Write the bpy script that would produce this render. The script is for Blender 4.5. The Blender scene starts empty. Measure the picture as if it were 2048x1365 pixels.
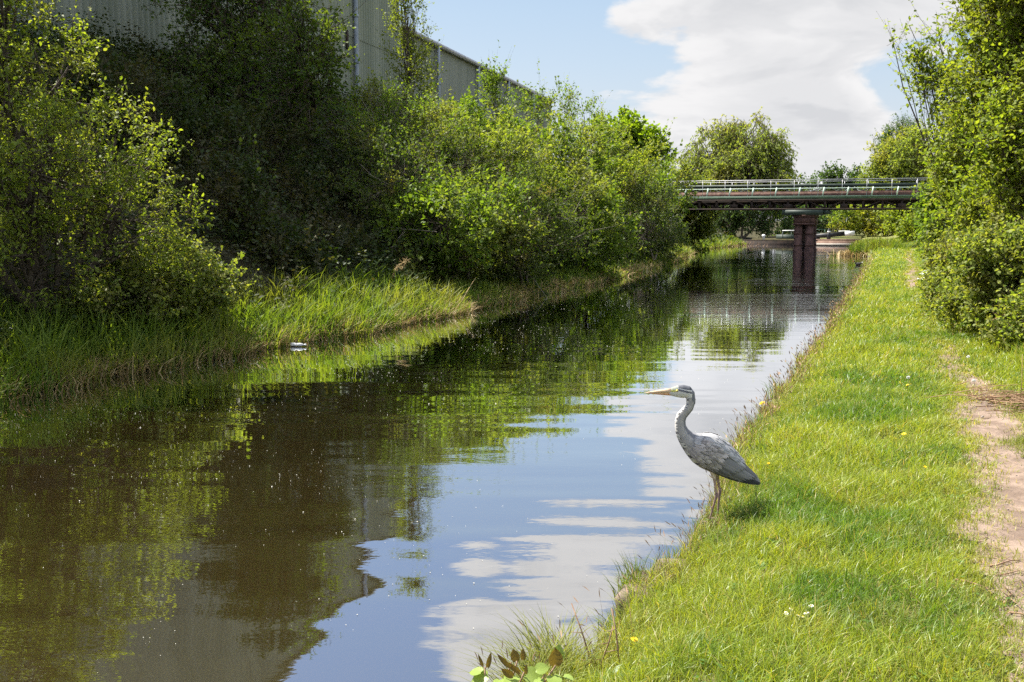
import bpy, bmesh, math, random
import numpy as np
from mathutils import Vector, Matrix

sc = bpy.context.scene
C = sc.collection
R_ = math.radians

# ------------------------------------------------------------------ camera
F = 2048 * 35 / 36.0
PITCH = math.atan(242.5 / F)
PSI = math.atan(766 / F * math.cos(PITCH))          # camera turned left of the canal axis (+Y)
CAM_Z = 2.05
cam_d = bpy.data.cameras.new('camera')
cam_d.lens = 35
cam_d.sensor_width = 36
cam_d.clip_start = 0.05
cam_d.clip_end = 3000
cam = bpy.data.objects.new('camera', cam_d)
C.objects.link(cam)
cam.location = (0, 0, CAM_Z)
cam.rotation_euler = (math.pi / 2 - PITCH, 0, PSI)
sc.camera = cam

# ------------------------------------------------------------------ light
SUN_EL = R_(55)
SUN_AZ = R_(77)            # measured from +Y (down the canal) towards -X (left bank)
sun_dir = Vector((-math.sin(SUN_AZ) * math.cos(SUN_EL), math.cos(SUN_AZ) * math.cos(SUN_EL), math.sin(SUN_EL)))
sun_d = bpy.data.lights.new('sun', 'SUN')
sun_d.energy = 5.0
sun_d.angle = R_(0.5)
sun_d.color = (1.0, 0.95, 0.86)
sun = bpy.data.objects.new('sun', sun_d)
C.objects.link(sun)
sun.rotation_euler = (-sun_dir).to_track_quat('-Z', 'Y').to_euler()
sun.location = (-30, 30, 60)

sc.view_settings.view_transform = 'Standard'
sc.view_settings.look = 'None'
sc.view_settings.exposure = 1.56
sc.view_settings.gamma = 1.0
sc.cycles.max_bounces = 12
sc.cycles.diffuse_bounces = 6
sc.cycles.glossy_bounces = 3
sc.cycles.transmission_bounces = 8
sc.cycles.transparent_max_bounces = 6
sc.cycles.caustics_reflective = False
sc.cycles.caustics_refractive = False
sc.cycles.use_adaptive_sampling = True
sc.cycles.adaptive_threshold = 0.02
sc.cycles.use_denoising = False
try:
    sc.cycles.denoiser = 'OPENIMAGEDENOISE'
    sc.cycles.denoising_prefilter = 'ACCURATE'
except Exception:
    pass


def pix_ray(x, y):
    cx = (x - 1024) / F
    cy = -(y - 682.5) / F
    sp, cp, ss, cs = math.sin(PITCH), math.cos(PITCH), math.sin(PSI), math.cos(PSI)
    return np.array([-ss * cp + cx * cs - cy * ss * sp, cs * cp + cx * ss + cy * cs * sp, -sp + cy * cp])


def at(x, y, X=None, Y=None, z=None):
    d = pix_ray(x, y)
    if X is not None:
        t = X / d[0]
    elif Y is not None:
        t = Y / d[1]
    else:
        t = (z - CAM_Z) / d[2]
    return np.array([0, 0, CAM_Z]) + d * t, t       # t = depth along the axis


# ------------------------------------------------------------------ world: sky and clouds
world = bpy.data.worlds.new('World')
sc.world = world
world.use_nodes = True
nt = world.node_tree
nt.nodes.clear()
WS = 0.10
CL = 1 / WS / 2 ** 1.56


def N(tree, typ, **kw):
    n = tree.nodes.new(typ)
    for k, v in kw.items():
        setattr(n, k, v)
    return n


def math_node(tree, op, a, b=None, c=None, clamp=False):
    n = N(tree, 'ShaderNodeMath', operation=op)
    n.use_clamp = clamp
    for i, v in enumerate((a, b, c)):
        if v is None:
            continue
        if isinstance(v, (int, float)):
            n.inputs[i].default_value = v
        else:
            tree.links.new(v, n.inputs[i])
    return n.outputs[0]


def mix_rgb(tree, fac, a, b, blend='MIX'):
    n = N(tree, 'ShaderNodeMix', data_type='RGBA', blend_type=blend)
    for idx, v in ((0, fac), (6, a), (7, b)):
        if isinstance(v, (int, float)):
            n.inputs[idx].default_value = v
        elif isinstance(v, tuple):
            n.inputs[idx].default_value = (*v, 1) if len(v) == 3 else v
        else:
            tree.links.new(v, n.inputs[idx])
    return n.outputs[2]


def ramp(tree, fac, a, b, smooth=True):
    n = N(tree, 'ShaderNodeMapRange', interpolation_type='SMOOTHSTEP' if smooth else 'LINEAR')
    tree.links.new(fac, n.inputs[0])
    n.inputs[1].default_value = a
    n.inputs[2].default_value = b
    n.clamp = True
    return n.outputs[0]


sky = N(nt, 'ShaderNodeTexSky', sky_type='NISHITA')
sky.sun_disc = False
sky.sun_elevation = SUN_EL
sky.sun_rotation = -SUN_AZ
sky.altitude = 100
sky.air_density = 1.0
sky.dust_density = 1.6
sky.ozone_density = 1.2
tc = N(nt, 'ShaderNodeTexCoord')
sep = N(nt, 'ShaderNodeSeparateXYZ')
nt.links.new(tc.outputs['Generated'], sep.inputs[0])
zc = math_node(nt, 'MAXIMUM', sep.outputs[2], 0.0)
comb = N(nt, 'ShaderNodeCombineXYZ')
nt.links.new(sep.outputs[0], comb.inputs[0])
nt.links.new(sep.outputs[1], comb.inputs[1])
nt.links.new(math_node(nt, 'MULTIPLY', math_node(nt, 'POWER', zc, 0.85), 2.0), comb.inputs[2])


def cloud_noise(scale, detail, rough, off, dist=0.2, src=None):
    mp = N(nt, 'ShaderNodeMapping', vector_type='TEXTURE')
    mp.inputs['Location'].default_value = off
    mp.inputs['Rotation'].default_value = (0, 0, PSI)
    mp.inputs['Scale'].default_value = (1.25, 1.0, 1.0)
    nt.links.new(src or comb.outputs[0], mp.inputs[0])
    n = N(nt, 'ShaderNodeTexNoise')
    n.inputs['Scale'].default_value = scale
    n.inputs['Detail'].default_value = detail
    n.inputs['Roughness'].default_value = rough
    n.inputs['Distortion'].default_value = dist
    nt.links.new(mp.outputs[0], n.inputs['Vector'])
    return n.outputs[0]


CO = (5.3, 1.2, 0.4)
cn = cloud_noise(8.0, 12, 0.54, CO, 0.3)
cn_sun = cloud_noise(8.0, 5, 0.54, (CO[0] + 0.008, CO[1], CO[2] - 0.028), 0.3)     # the same field, a step up towards the light
cover = math_node(nt, 'ADD', cn, 0.03)


def sky_blob(px, py, sharp, amount, cover):
    d = pix_ray(px, py)
    d = d / np.linalg.norm(d)
    vm = N(nt, 'ShaderNodeVectorMath', operation='DOT_PRODUCT')
    nt.links.new(tc.outputs['Generated'], vm.inputs[0])
    vm.inputs[1].default_value = tuple(d)
    one = math_node(nt, 'SUBTRACT', vm.outputs['Value'], 1.0)
    e = math_node(nt, 'MULTIPLY', one, sharp)
    g = math_node(nt, 'EXPONENT', e)
    m = math_node(nt, 'MULTIPLY', g, amount)
    return math_node(nt, 'ADD', cover, m)


for b in [
        (1530, 40, 330, 0.18), (1300, 50, 700, 0.17), (1780, 10, 400, 0.16), (1040, 110, 160, -0.22), (900, 30, 300, -0.12),
        (1790, 155, 1300, -0.20), (1450, 200, 500, 0.13), (1240, 195, 500, 0.16), (1640, 230, 600, 0.15), (1750, 260, 600, 0.14), (1300, 122, 2500, -0.10), (1480, 340, 300, 0.08),
        (1000, -170, 60, -0.22), (1300, -110, 90, -0.14), (1000, -360, 60, 0.20), (1250, -300, 90, 0.12), (600, -620, 40, -0.45), (950, -560, 90, 0.20),
        (1450, -20, 300, 0.08)]:
    cover = sky_blob(*b, cover)
mask = ramp(nt, cover, 0.49, 0.585)
low = ramp(nt, sep.outputs[2], 0.16, 0.02)
haze_f = math_node(nt, 'MULTIPLY', low, 0.55)
thick_ = ramp(nt, cover, 0.62, 0.88)
lit_ = math_node(nt, 'SUBTRACT', cn_sun, cn)
lit_f = ramp(nt, lit_, -0.05, 0.11)
shade_f = math_node(nt, 'MULTIPLY_ADD', thick_, 0.55, math_node(nt, 'MULTIPLY', lit_f, 0.55), clamp=True)
cloud_col = mix_rgb(nt, shade_f, (0.92 * CL, 0.915 * CL, 0.92 * CL), (0.69 * CL, 0.70 * CL, 0.725 * CL))
nsky = mix_rgb(nt, 1.0, sky.outputs[0], (0.72, 0.64, 0.58), 'MULTIPLY')
cr = N(nt, 'ShaderNodeValToRGB')
cr.color_ramp.elements[0].position = 0.0
cr.color_ramp.elements[0].color = (0.74, 0.79, 0.86, 1)
cr.color_ramp.elements[1].position = 1.0
cr.color_ramp.elements[1].color = (0.06, 0.14, 0.38, 1)
for pos_, c_ in ((0.10, (0.62, 0.74, 0.87)), (0.20, (0.50, 0.67, 0.86)), (0.36, (0.26, 0.43, 0.74)), (0.6, (0.13, 0.26, 0.56))):
    e_ = cr.color_ramp.elements.new(pos_)
    e_.color = (*c_, 1)
nt.links.new(zc, cr.inputs[0])
grad = mix_rgb(nt, 1.0, cr.outputs[0], (CL, CL, CL), 'MULTIPLY')
skyc = mix_rgb(nt, 0.75, nsky, grad)
veil = mix_rgb(nt, haze_f, skyc, (0.70 * CL, 0.74 * CL, 0.80 * CL))
full0 = mix_rgb(nt, mask, veil, cloud_col)
# sky gain raised overhead and behind the camera, out of view, as added fill light
hi_ = ramp(nt, sep.outputs[2], 0.20, 0.62)
gain = math_node(nt, 'MULTIPLY_ADD', hi_, 0.95, 1.0)
back_ = ramp(nt, sep.outputs[1], 0.0, -0.5)
gain = math_node(nt, 'MULTIPLY_ADD', back_, 0.3, gain)
vm_ = N(nt, 'ShaderNodeVectorMath', operation='SCALE')
nt.links.new(full0, vm_.inputs[0])
nt.links.new(gain, vm_.inputs['Scale'])
full = vm_.outputs[0]
bg = N(nt, 'ShaderNodeBackground')
bg.inputs[1].default_value = WS
nt.links.new(full, bg.inputs[0])
wo = N(nt, 'ShaderNodeOutputWorld')
nt.links.new(bg.outputs[0], wo.inputs[0])


# ------------------------------------------------------------------ materials
MATS = {}


def new_mat(name):
    m = bpy.data.materials.new(name)
    m.use_nodes = True
    m.node_tree.nodes.clear()
    return m, m.node_tree


def pos_noise(t, scale, detail=3, rough=0.5, stretch=None):
    g = N(t, 'ShaderNodeNewGeometry')
    v = g.outputs['Position']
    if stretch:
        mp = N(t, 'ShaderNodeMapping')
        mp.inputs['Scale'].default_value = stretch
        t.links.new(v, mp.inputs[0])
        v = mp.outputs[0]
    n = N(t, 'ShaderNodeTexNoise')
    n.inputs['Scale'].default_value = scale
    n.inputs['Detail'].default_value = detail
    n.inputs['Roughness'].default_value = rough
    t.links.new(v, n.inputs['Vector'])
    return n.outputs[0]


def surf(name, c1, c2, scale=6, rough=0.7, bump=0.0, bump_scale=None, spec=0.3, metal=0.0, detail=5, lo=0.35, hi=0.65, stretch=None):
    m, t = new_mat(name)
    p = N(t, 'ShaderNodeBsdfPrincipled')
    f = ramp(t, pos_noise(t, scale, detail, 0.6, stretch), lo, hi)
    t.links.new(mix_rgb(t, f, c1, c2), p.inputs['Base Color'])
    p.inputs['Roughness'].default_value = rough
    p.inputs['Metallic'].default_value = metal
    p.inputs['Specular IOR Level'].default_value = spec
    if bump:
        b = N(t, 'ShaderNodeBump')
        b.inputs['Strength'].default_value = 1
        b.inputs['Distance'].default_value = bump
        t.links.new(pos_noise(t, bump_scale or scale * 3, 6, 0.65), b.inputs['Height'])
        t.links.new(b.outputs[0], p.inputs['Normal'])
    o = N(t, 'ShaderNodeOutputMaterial')
    t.links.new(p.outputs[0], o.inputs[0])
    MATS[name] = m
    return m


def leafmat(name, c1, c2, c3=None, trans=0.48, tcol=(1.7, 1.7, 0.5), rough=0.55, spec=0.16, patch=0.5, patch_lo=0.45, patch_hi=0.65):
    """each leaf its own tone between c1 and c2; c3 comes in clumps"""
    m, t = new_mat(name)
    g = N(t, 'ShaderNodeNewGeometry')
    col = mix_rgb(t, g.outputs['Random Per Island'], c1, c2)
    if c3:
        f = ramp(t, pos_noise(t, patch, 3, 0.6), patch_lo, patch_hi)
        k = math_node(t, 'MULTIPLY', f, 0.75)
        col = mix_rgb(t, k, col, c3)
    p = N(t, 'ShaderNodeBsdfPrincipled')
    t.links.new(col, p.inputs['Base Color'])
    p.inputs['Roughness'].default_value = rough
    p.inputs['Specular IOR Level'].default_value = spec
    tr = N(t, 'ShaderNodeBsdfTranslucent')
    t.links.new(mix_rgb(t, 1.0, col, tcol, 'MULTIPLY'), tr.inputs[0])
    mx = N(t, 'ShaderNodeMixShader')
    mx.inputs[0].default_value = trans
    t.links.new(p.outputs[0], mx.inputs[1])
    t.links.new(tr.outputs[0], mx.inputs[2])
    o = N(t, 'ShaderNodeOutputMaterial')
    t.links.new(mx.outputs[0], o.inputs[0])
    MATS[name] = m
    return m


bark = surf('bark', (0.045, 0.033, 0.022), (0.10, 0.08, 0.055), 14, 0.9, 0.01, 30)
bark_pale = surf('bark_pale', (0.16, 0.13, 0.10), (0.28, 0.24, 0.19), 14, 0.9)
L_sallow = leafmat('leaf_sallow', (0.098, 0.145, 0.019), (0.205, 0.250, 0.038), (0.22, 0.23, 0.055), patch=1.3)
L_alder = leafmat('leaf_alder', (0.034, 0.069, 0.014), (0.075, 0.115, 0.021), (0.103, 0.138, 0.023))
L_birch = leafmat('leaf_birch', (0.104, 0.143, 0.018), (0.182, 0.215, 0.033), None)
L_haw = leafmat('leaf_hawthorn', (0.074, 0.135, 0.016), (0.149, 0.203, 0.030), (0.176, 0.176, 0.061), patch=0.7)
L_haw2 = leafmat('leaf_dark_thorn', (0.042, 0.078, 0.014), (0.096, 0.126, 0.026), (0.144, 0.102, 0.054), patch=0.8, patch_lo=.5, patch_hi=.75)
L_shade = leafmat('leaf_shade_darkened', (0.018, 0.036, 0.008), (0.046, 0.066, 0.014), (0.07, 0.055, 0.025), trans=0.3, patch=0.7)  # shade of the dark bank put into the leaf colour of its bushes
L_maple = leafmat('leaf_maple', (0.103, 0.172, 0.011), (0.172, 0.241, 0.021), None)
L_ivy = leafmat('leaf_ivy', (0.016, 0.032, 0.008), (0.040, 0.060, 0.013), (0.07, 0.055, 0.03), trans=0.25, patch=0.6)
L_willow = leafmat('leaf_willow', (0.095, 0.135, 0.027), (0.176, 0.203, 0.047), (0.203, 0.176, 0.041), patch=0.35)
L_right = leafmat('leaf_right', (0.100, 0.156, 0.015), (0.213, 0.256, 0.037), (0.188, 0.200, 0.037), patch=1.5)
L_bramble = leafmat('leaf_bramble', (0.096, 0.150, 0.022), (0.240, 0.264, 0.072), (0.204, 0.192, 0.060), patch=2.0)
L_wfar = leafmat('leaf_far_willow', (0.125, 0.175, 0.040), (0.220, 0.255, 0.065), (0.23, 0.22, 0.06), patch=0.3, trans=0.55)
L_far = leafmat('leaf_far', (0.091, 0.143, 0.021), (0.169, 0.215, 0.033), (0.221, 0.195, 0.039), patch=0.3)
L_fard = leafmat('leaf_far_dark', (0.036, 0.072, 0.024), (0.072, 0.114, 0.034), None)
L_reed = leafmat('reed_green', (0.070, 0.125, 0.018), (0.150, 0.200, 0.030), (0.20, 0.20, 0.05), patch=0.7, trans=0.4)
L_straw = leafmat('straw', (0.24, 0.17, 0.07), (0.42, 0.32, 0.15), None, trans=0.25, tcol=(1.1, 1.0, 0.8))
L_litter = leafmat('dead_stems', (0.16, 0.09, 0.05), (0.36, 0.24, 0.14), None, trans=0.1, tcol=(1, 1, 0.8))
L_bronze = leafmat('young_bronze_leaf', (0.10, 0.075, 0.02), (0.17, 0.11, 0.035), None, trans=0.35)
L_weed = leafmat('weed_leaf', (0.055, 0.120, 0.020), (0.110, 0.185, 0.035), None, trans=0.35, rough=0.4, spec=.3)
L_alder2 = leafmat('alder_sapling_leaf', (0.18, 0.25, 0.05), (0.28, 0.36, 0.09), None, trans=0.35, rough=0.35)


def grass_mat():
    m, t = new_mat('grass_blade')
    g = N(t, 'ShaderNodeNewGeometry')
    rnd = g.outputs['Random Per Island']
    green = mix_rgb(t, rnd, (0.145, 0.215, 0.016), (0.265, 0.318, 0.034))
    lush = mix_rgb(t, rnd, (0.060, 0.140, 0.010), (0.120, 0.210, 0.018))
    dry = mix_rgb(t, rnd, (0.24, 0.22, 0.06), (0.42, 0.33, 0.13))
    f1 = ramp(t, pos_noise(t, 1.1, 4, 0.6), 0.46, 0.62)
    col = mix_rgb(t, f1, green, lush)
    at_ = N(t, 'ShaderNodeAttribute', attribute_name='dry')
    col = mix_rgb(t, at_.outputs['Fac'], col, dry)
    p = N(t, 'ShaderNodeBsdfPrincipled')
    t.links.new(col, p.inputs['Base Color'])
    p.inputs['Roughness'].default_value = 0.42
    p.inputs['Specular IOR Level'].default_value = 0.4
    tr = N(t, 'ShaderNodeBsdfTranslucent')
    t.links.new(mix_rgb(t, 1.0, col, (1.6, 1.45, 0.55), 'MULTIPLY'), tr.inputs[0])
    mx = N(t, 'ShaderNodeMixShader')
    mx.inputs[0].default_value = 0.45
    t.links.new(p.outputs[0], mx.inputs[1])
    t.links.new(tr.outputs[0], mx.inputs[2])
    o = N(t, 'ShaderNodeOutputMaterial')
    t.links.new(mx.outputs[0], o.inputs[0])
    return m


M_grass = grass_mat()


def ground_mat():
    m, t = new_mat('ground')
    f = ramp(t, pos_noise(t, 3.0, 6, 0.6), 0.35, 0.65)
    turf = mix_rgb(t, f, (0.10, 0.13, 0.025), (0.17, 0.15, 0.06))
    soil = mix_rgb(t, f, (0.035, 0.032, 0.018), (0.06, 0.055, 0.025))
    g = N(t, 'ShaderNodeNewGeometry')
    sp = N(t, 'ShaderNodeSeparateXYZ')
    t.links.new(g.outputs['Position'], sp.inputs[0])
    side = ramp(t, sp.outputs[0], -8.0, -5.0)
    col = mix_rgb(t, side, soil, turf)
    p = N(t, 'ShaderNodeBsdfPrincipled')
    t.links.new(col, p.inputs['Base Color'])
    p.inputs['Roughness'].default_value = 0.95
    p.inputs['Specular IOR Level'].default_value = 0.1
    b = N(t, 'ShaderNodeBump')
    b.inputs['Distance'].default_value = 0.03
    t.links.new(pos_noise(t, 25, 6, 0.7), b.inputs['Height'])
    t.links.new(b.outputs[0], p.inputs['Normal'])
    o = N(t, 'ShaderNodeOutputMaterial')
    t.links.new(p.outputs[0], o.inputs[0])
    return m


M_ground = ground_mat()
M_path = surf('trodden_earth', (0.135, 0.098, 0.074), (0.23, 0.172, 0.132), 5, 0.95, 0.012, 30, spec=0.1, detail=8)


def water_mat():
    m, t = new_mat('water')
    g = N(t, 'ShaderNodeNewGeometry')

    def wn(scale, stretch, detail, off=(0, 0, 0), rot=PSI):
        mp = N(t, 'ShaderNodeMapping', vector_type='TEXTURE')
        mp.inputs['Rotation'].default_value = (0, 0, rot)
        mp.inputs['Scale'].default_value = tuple(1 / v for v in stretch)
        mp.inputs['Location'].default_value = off
        t.links.new(g.outputs['Position'], mp.inputs[0])
        n = N(t, 'ShaderNodeTexNoise')
        n.inputs['Scale'].default_value = scale
        n.inputs['Detail'].default_value = detail
        n.inputs['Roughness'].default_value = 0.5
        t.links.new(mp.outputs[0], n.inputs['Vector'])
        return n.outputs[0]
    swell = wn(1.5, (0.14, 1.0, 1), 1.0)
    mid = wn(3.2, (0.40, 1.0, 1), 1.0, (3, 1, 0))
    fine = wn(17, (0.55, 1.0, 1), 2.0)
    gust = ramp(t, wn(0.14, (0.5, 1.0, 1), 2.0, (7.1, 2.2, 0)), 0.47, 0.62)
    sp_ = N(t, 'ShaderNodeSeparateXYZ')
    t.links.new(g.outputs['Position'], sp_.inputs[0])
    near = N(t, 'ShaderNodeMapRange')
    t.links.new(sp_.outputs[1], near.inputs[0])
    for k_, v_ in ((1, 5.0), (2, 16.0), (3, 1.0), (4, 0.16)):
        near.inputs[k_].default_value = v_
    h1 = math_node(t, 'MULTIPLY', math_node(t, 'MULTIPLY', swell, 0.0165), near.outputs[0])
    h2 = math_node(t, 'MULTIPLY', mid, 0.0012)
    ga = math_node(t, 'MULTIPLY_ADD', gust, 0.0009, 0.00016)
    ruf = math_node(t, 'MULTIPLY', ramp(t, sp_.outputs[0], -6.5, -3.0), math_node(t, 'MULTIPLY', ramp(t, sp_.outputs[1], 18.0, 32.0), ramp(t, wn(0.45, (0.12, 1.0, 1), 2.0, (1, 4, 0)), 0.38, 0.58)))
    ga = math_node(t, 'MULTIPLY_ADD', ruf, 0.0022, ga)
    h3 = math_node(t, 'MULTIPLY', fine, ga)
    h = math_node(t, 'ADD', math_node(t, 'ADD', h1, h2), h3)
    b = N(t, 'ShaderNodeBump')
    b.inputs['Strength'].default_value = 1.0
    b.inputs['Distance'].default_value = 1.0
    t.links.new(h, b.inputs['Height'])
    murk = mix_rgb(t, wn(0.5, (1, 1, 1), 3), (0.020, 0.014, 0.0045), (0.027, 0.019, 0.006))
    df = N(t, 'ShaderNodeBsdfDiffuse')
    t.links.new(murk, df.inputs[0])
    gl = N(t, 'ShaderNodeBsdfGlossy')
    gl.inputs['Roughness'].default_value = 0.012
    gl.inputs['Color'].default_value = (0.95, 0.97, 1.0, 1)
    fr = N(t, 'ShaderNodeFresnel')
    fr.inputs['IOR'].default_value = 1.33
    for n_ in (df, gl, fr):
        t.links.new(b.outputs[0], n_.inputs['Normal'])
    film = math_node(t, 'MULTIPLY', math_node(t, 'POWER', fr.outputs[0], 0.52), 1.55, clamp=True)
    p = N(t, 'ShaderNodeMixShader')
    t.links.new(film, p.inputs[0])
    t.links.new(df.outputs[0], p.inputs[1])
    t.links.new(gl.outputs[0], p.inputs[2])
    o = N(t, 'ShaderNodeOutputMaterial')
    t.links.new(p.outputs[0], o.inputs[0])
    return m


M_water = water_mat()
M_clad = surf('green_cladding', (0.150, 0.168, 0.120), (0.225, 0.24, 0.18), 0.6, 0.55, spec=0.3, stretch=(1, 1, 0.15))
M_clad2 = surf('grey_cladding', (0.165, 0.178, 0.14), (0.215, 0.225, 0.18), 0.6, 0.55, spec=0.3, stretch=(1, 1, 0.15))
M_pipe = surf('downpipe_grey', (0.20, 0.23, 0.27), (0.26, 0.29, 0.33), 3, 0.5)
M_roof = surf('roof_sheet', (0.28, 0.30, 0.30), (0.36, 0.38, 0.38), 2, 0.6)
M_rust = surf('rusty_iron', (0.075, 0.040, 0.032), (0.165, 0.095, 0.075), 4, 0.85, 0.006, 25)
M_rustd = surf('dark_rust', (0.016, 0.012, 0.010), (0.045, 0.028, 0.020), 5, 0.85)
M_green = surf('green_paint', (0.070, 0.125, 0.090), (0.115, 0.185, 0.135), 2, 0.55)
M_dgreen = surf('dark_green_steel', (0.020, 0.034, 0.026), (0.040, 0.056, 0.044), 3, 0.6)
M_pale = surf('pale_green_rail', (0.45, 0.58, 0.47), (0.60, 0.70, 0.60), 6, 0.5)
M_galv = surf('galvanised_rail', (0.28, 0.28, 0.30), (0.40, 0.40, 0.41), 6, 0.45, metal=0.3)
M_grit = surf('grit', (0.10, 0.08, 0.065), (0.30, 0.25, 0.21), 60, 0.9)
M_stone = surf('coping_stone', (0.07, 0.054, 0.040), (0.17, 0.13, 0.10), 9, 0.9, 0.01, 40)
M_wet = surf('wet_stone', (0.05, 0.042, 0.03), (0.10, 0.08, 0.06), 9, 0.8, 0.01, 40)
M_pier = surf('pier_iron', (0.042, 0.023, 0.020), (0.110, 0.060, 0.050), 4, 0.85, 0.006, 25)
M_brick = surf('quay_brick', (0.13, 0.080, 0.060), (0.22, 0.145, 0.11), 3, 0.9, 0.01, 20)
M_conc = surf('pale_concrete', (0.17, 0.15, 0.13), (0.27, 0.24, 0.20), 4, 0.9)
M_black = surf('black_paint', (0.012, 0.012, 0.014), (0.03, 0.03, 0.034), 5, 0.5)
M_white = surf('white_paint', (0.72, 0.72, 0.70), (0.84, 0.84, 0.82), 5, 0.5)
M_blue = surf('dark_blue_paint', (0.02, 0.035, 0.07), (0.035, 0.055, 0.10), 5, 0.5)
M_yellow = surf('dandelion_yellow', (0.80, 0.52, 0.01), (0.90, 0.66, 0.02), 80, 0.6)
M_petal = surf('white_petal', (0.80, 0.80, 0.76), (0.9, 0.9, 0.88), 50, 0.6)
M_stem = surf('green_stem', (0.10, 0.14, 0.03), (0.16, 0.18, 0.05), 20, 0.6)
M_twig = surf('brown_twig', (0.17, 0.10, 0.06), (0.30, 0.20, 0.13), 25, 0.85)
M_cane = surf('bramble_cane', (0.19, 0.10, 0.05), (0.30, 0.18, 0.10), 9, 0.6)
M_speck = surf('floating_seed', (0.30, 0.28, 0.21), (0.62, 0.60, 0.52), 30, 0.7)
M_plastic = surf('clear_plastic', (0.62, 0.60, 0.58), (0.8, 0.78, 0.76), 20, 0.3)


# ------------------------------------------------------------------ mesh helpers
def link_mesh(name, V, faces, mat, parent=None, smooth=False, mat_idx=None, loc=None):
    """V (n,3); faces: array (m,k) or list of such arrays"""
    me = bpy.data.meshes.new(name)
    V = np.asarray(V, dtype=np.float32).reshape(-1, 3)
    if not isinstance(faces, list):
        faces = [faces]
    faces = [np.asarray(f, dtype=np.int32) for f in faces if len(f)]
    nl = sum(f.size for f in faces)
    nf = sum(len(f) for f in faces)
    me.vertices.add(len(V))
    me.vertices.foreach_set('co', V.ravel())
    me.loops.add(nl)
    me.loops.foreach_set('vertex_index', np.concatenate([f.ravel() for f in faces]))
    me.polygons.add(nf)
    tot = np.concatenate([np.full(len(f), f.shape[1], dtype=np.int32) for f in faces])
    st = np.concatenate([[0], np.cumsum(tot)[:-1]]).astype(np.int32)
    me.polygons.foreach_set('loop_start', st)
    me.polygons.foreach_set('loop_total', tot)
    if smooth:
        me.polygons.foreach_set('use_smooth', np.ones(nf, dtype=bool))
    mats = mat if isinstance(mat, (list, tuple)) else [mat]
    for m in mats:
        me.materials.append(m)
    if mat_idx is not None:
        me.polygons.foreach_set('material_index', np.asarray(mat_idx, dtype=np.int32))
    me.update(calc_edges=True)
    me.validate()
    o = bpy.data.objects.new(name, me)
    C.objects.link(o)
    if parent is not None:
        o.parent = parent
    if loc is not None:
        o.location = loc
    return o


def tag(o, label=None, cat=None, group=None, kind=None):
    if label:
        o['label'] = label
    if cat:
        o['category'] = cat
    if group:
        o['group'] = group
    if kind:
        o['kind'] = kind
    return o


def empty(name, label, cat, loc=(0, 0, 0), rz=0, group=None):
    o = bpy.data.objects.new(name, None)
    o.empty_display_size = 0.2
    C.objects.link(o)
    o.location = loc
    o.rotation_euler = (0, 0, rz)
    return tag(o, label, cat, group)


class MB:
    """gathers shapes for ONE mesh"""

    def __init__(s):
        s.v, s.q, s.t, s.n = [], [], [], 0

    def add(s, V, quads=None, tris=None):
        V = np.asarray(V, dtype=float).reshape(-1, 3)
        if quads is not None and len(quads):
            s.q.append(np.asarray(quads) + s.n)
        if tris is not None and len(tris):
            s.t.append(np.asarray(tris) + s.n)
        s.v.append(V)
        s.n += len(V)

    def box(s, a, b):
        x0, y0, z0 = np.minimum(a, b)
        x1, y1, z1 = np.maximum(a, b)
        V = [(x0, y0, z0), (x1, y0, z0), (x1, y1, z0), (x0, y1, z0), (x0, y0, z1), (x1, y0, z1), (x1, y1, z1), (x0, y1, z1)]
        s.add(V, [(0, 3, 2, 1), (4, 5, 6, 7), (0, 1, 5, 4), (1, 2, 6, 5), (2, 3, 7, 6), (3, 0, 4, 7)])

    def bar(s, p, q, w, h=None, up=(0, 0, 1)):
        """rectangular bar from p to q"""
        h = h or w
        p, q = np.array(p, float), np.array(q, float)
        d = (q - p) / np.linalg.norm(q - p)
        u = np.array(up, float)
        if abs(d @ u) > 0.95:
            u = np.array((0, 1, 0.0))
        a = np.cross(d, u)
        a /= np.linalg.norm(a)
        b = np.cross(a, d)
        V = []
        for c in (p, q):
            for i, j in ((-1, -1), (1, -1), (1, 1), (-1, 1)):
                V.append(c + a * i * w / 2 + b * j * h / 2)
        s.add(V, [(0, 1, 2, 3), (7, 6, 5, 4), (0, 4, 5, 1), (1, 5, 6, 2), (2, 6, 7, 3), (3, 7, 4, 0)])

    def tube(s, pts, rad, k=6, cap=True):
        V, Q = tubes(np.array([pts], float), np.array([rad if hasattr(rad, '__len__') else [rad] * len(pts)], float), k)
        T = []
        if cap:
            n = len(pts)
            V = np.vstack([V, [pts[0], pts[-1]]])
            for j in range(k):
                T.append((n * k, (j + 1) % k, j))
                T.append((n * k + 1, (n - 1) * k + j, (n - 1) * k + (j + 1) % k))
        s.add(V, Q, T)

    def build(s, name, mat, parent=None, smooth=False):
        f = []
        if s.q:
            f.append(np.vstack(s.q))
        if s.t:
            f.append(np.vstack(s.t))
        return link_mesh(name, np.vstack(s.v), f, mat, parent, smooth)


def norm(a):
    return a / np.maximum(np.linalg.norm(a, axis=-1, keepdims=True), 1e-9)


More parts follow.
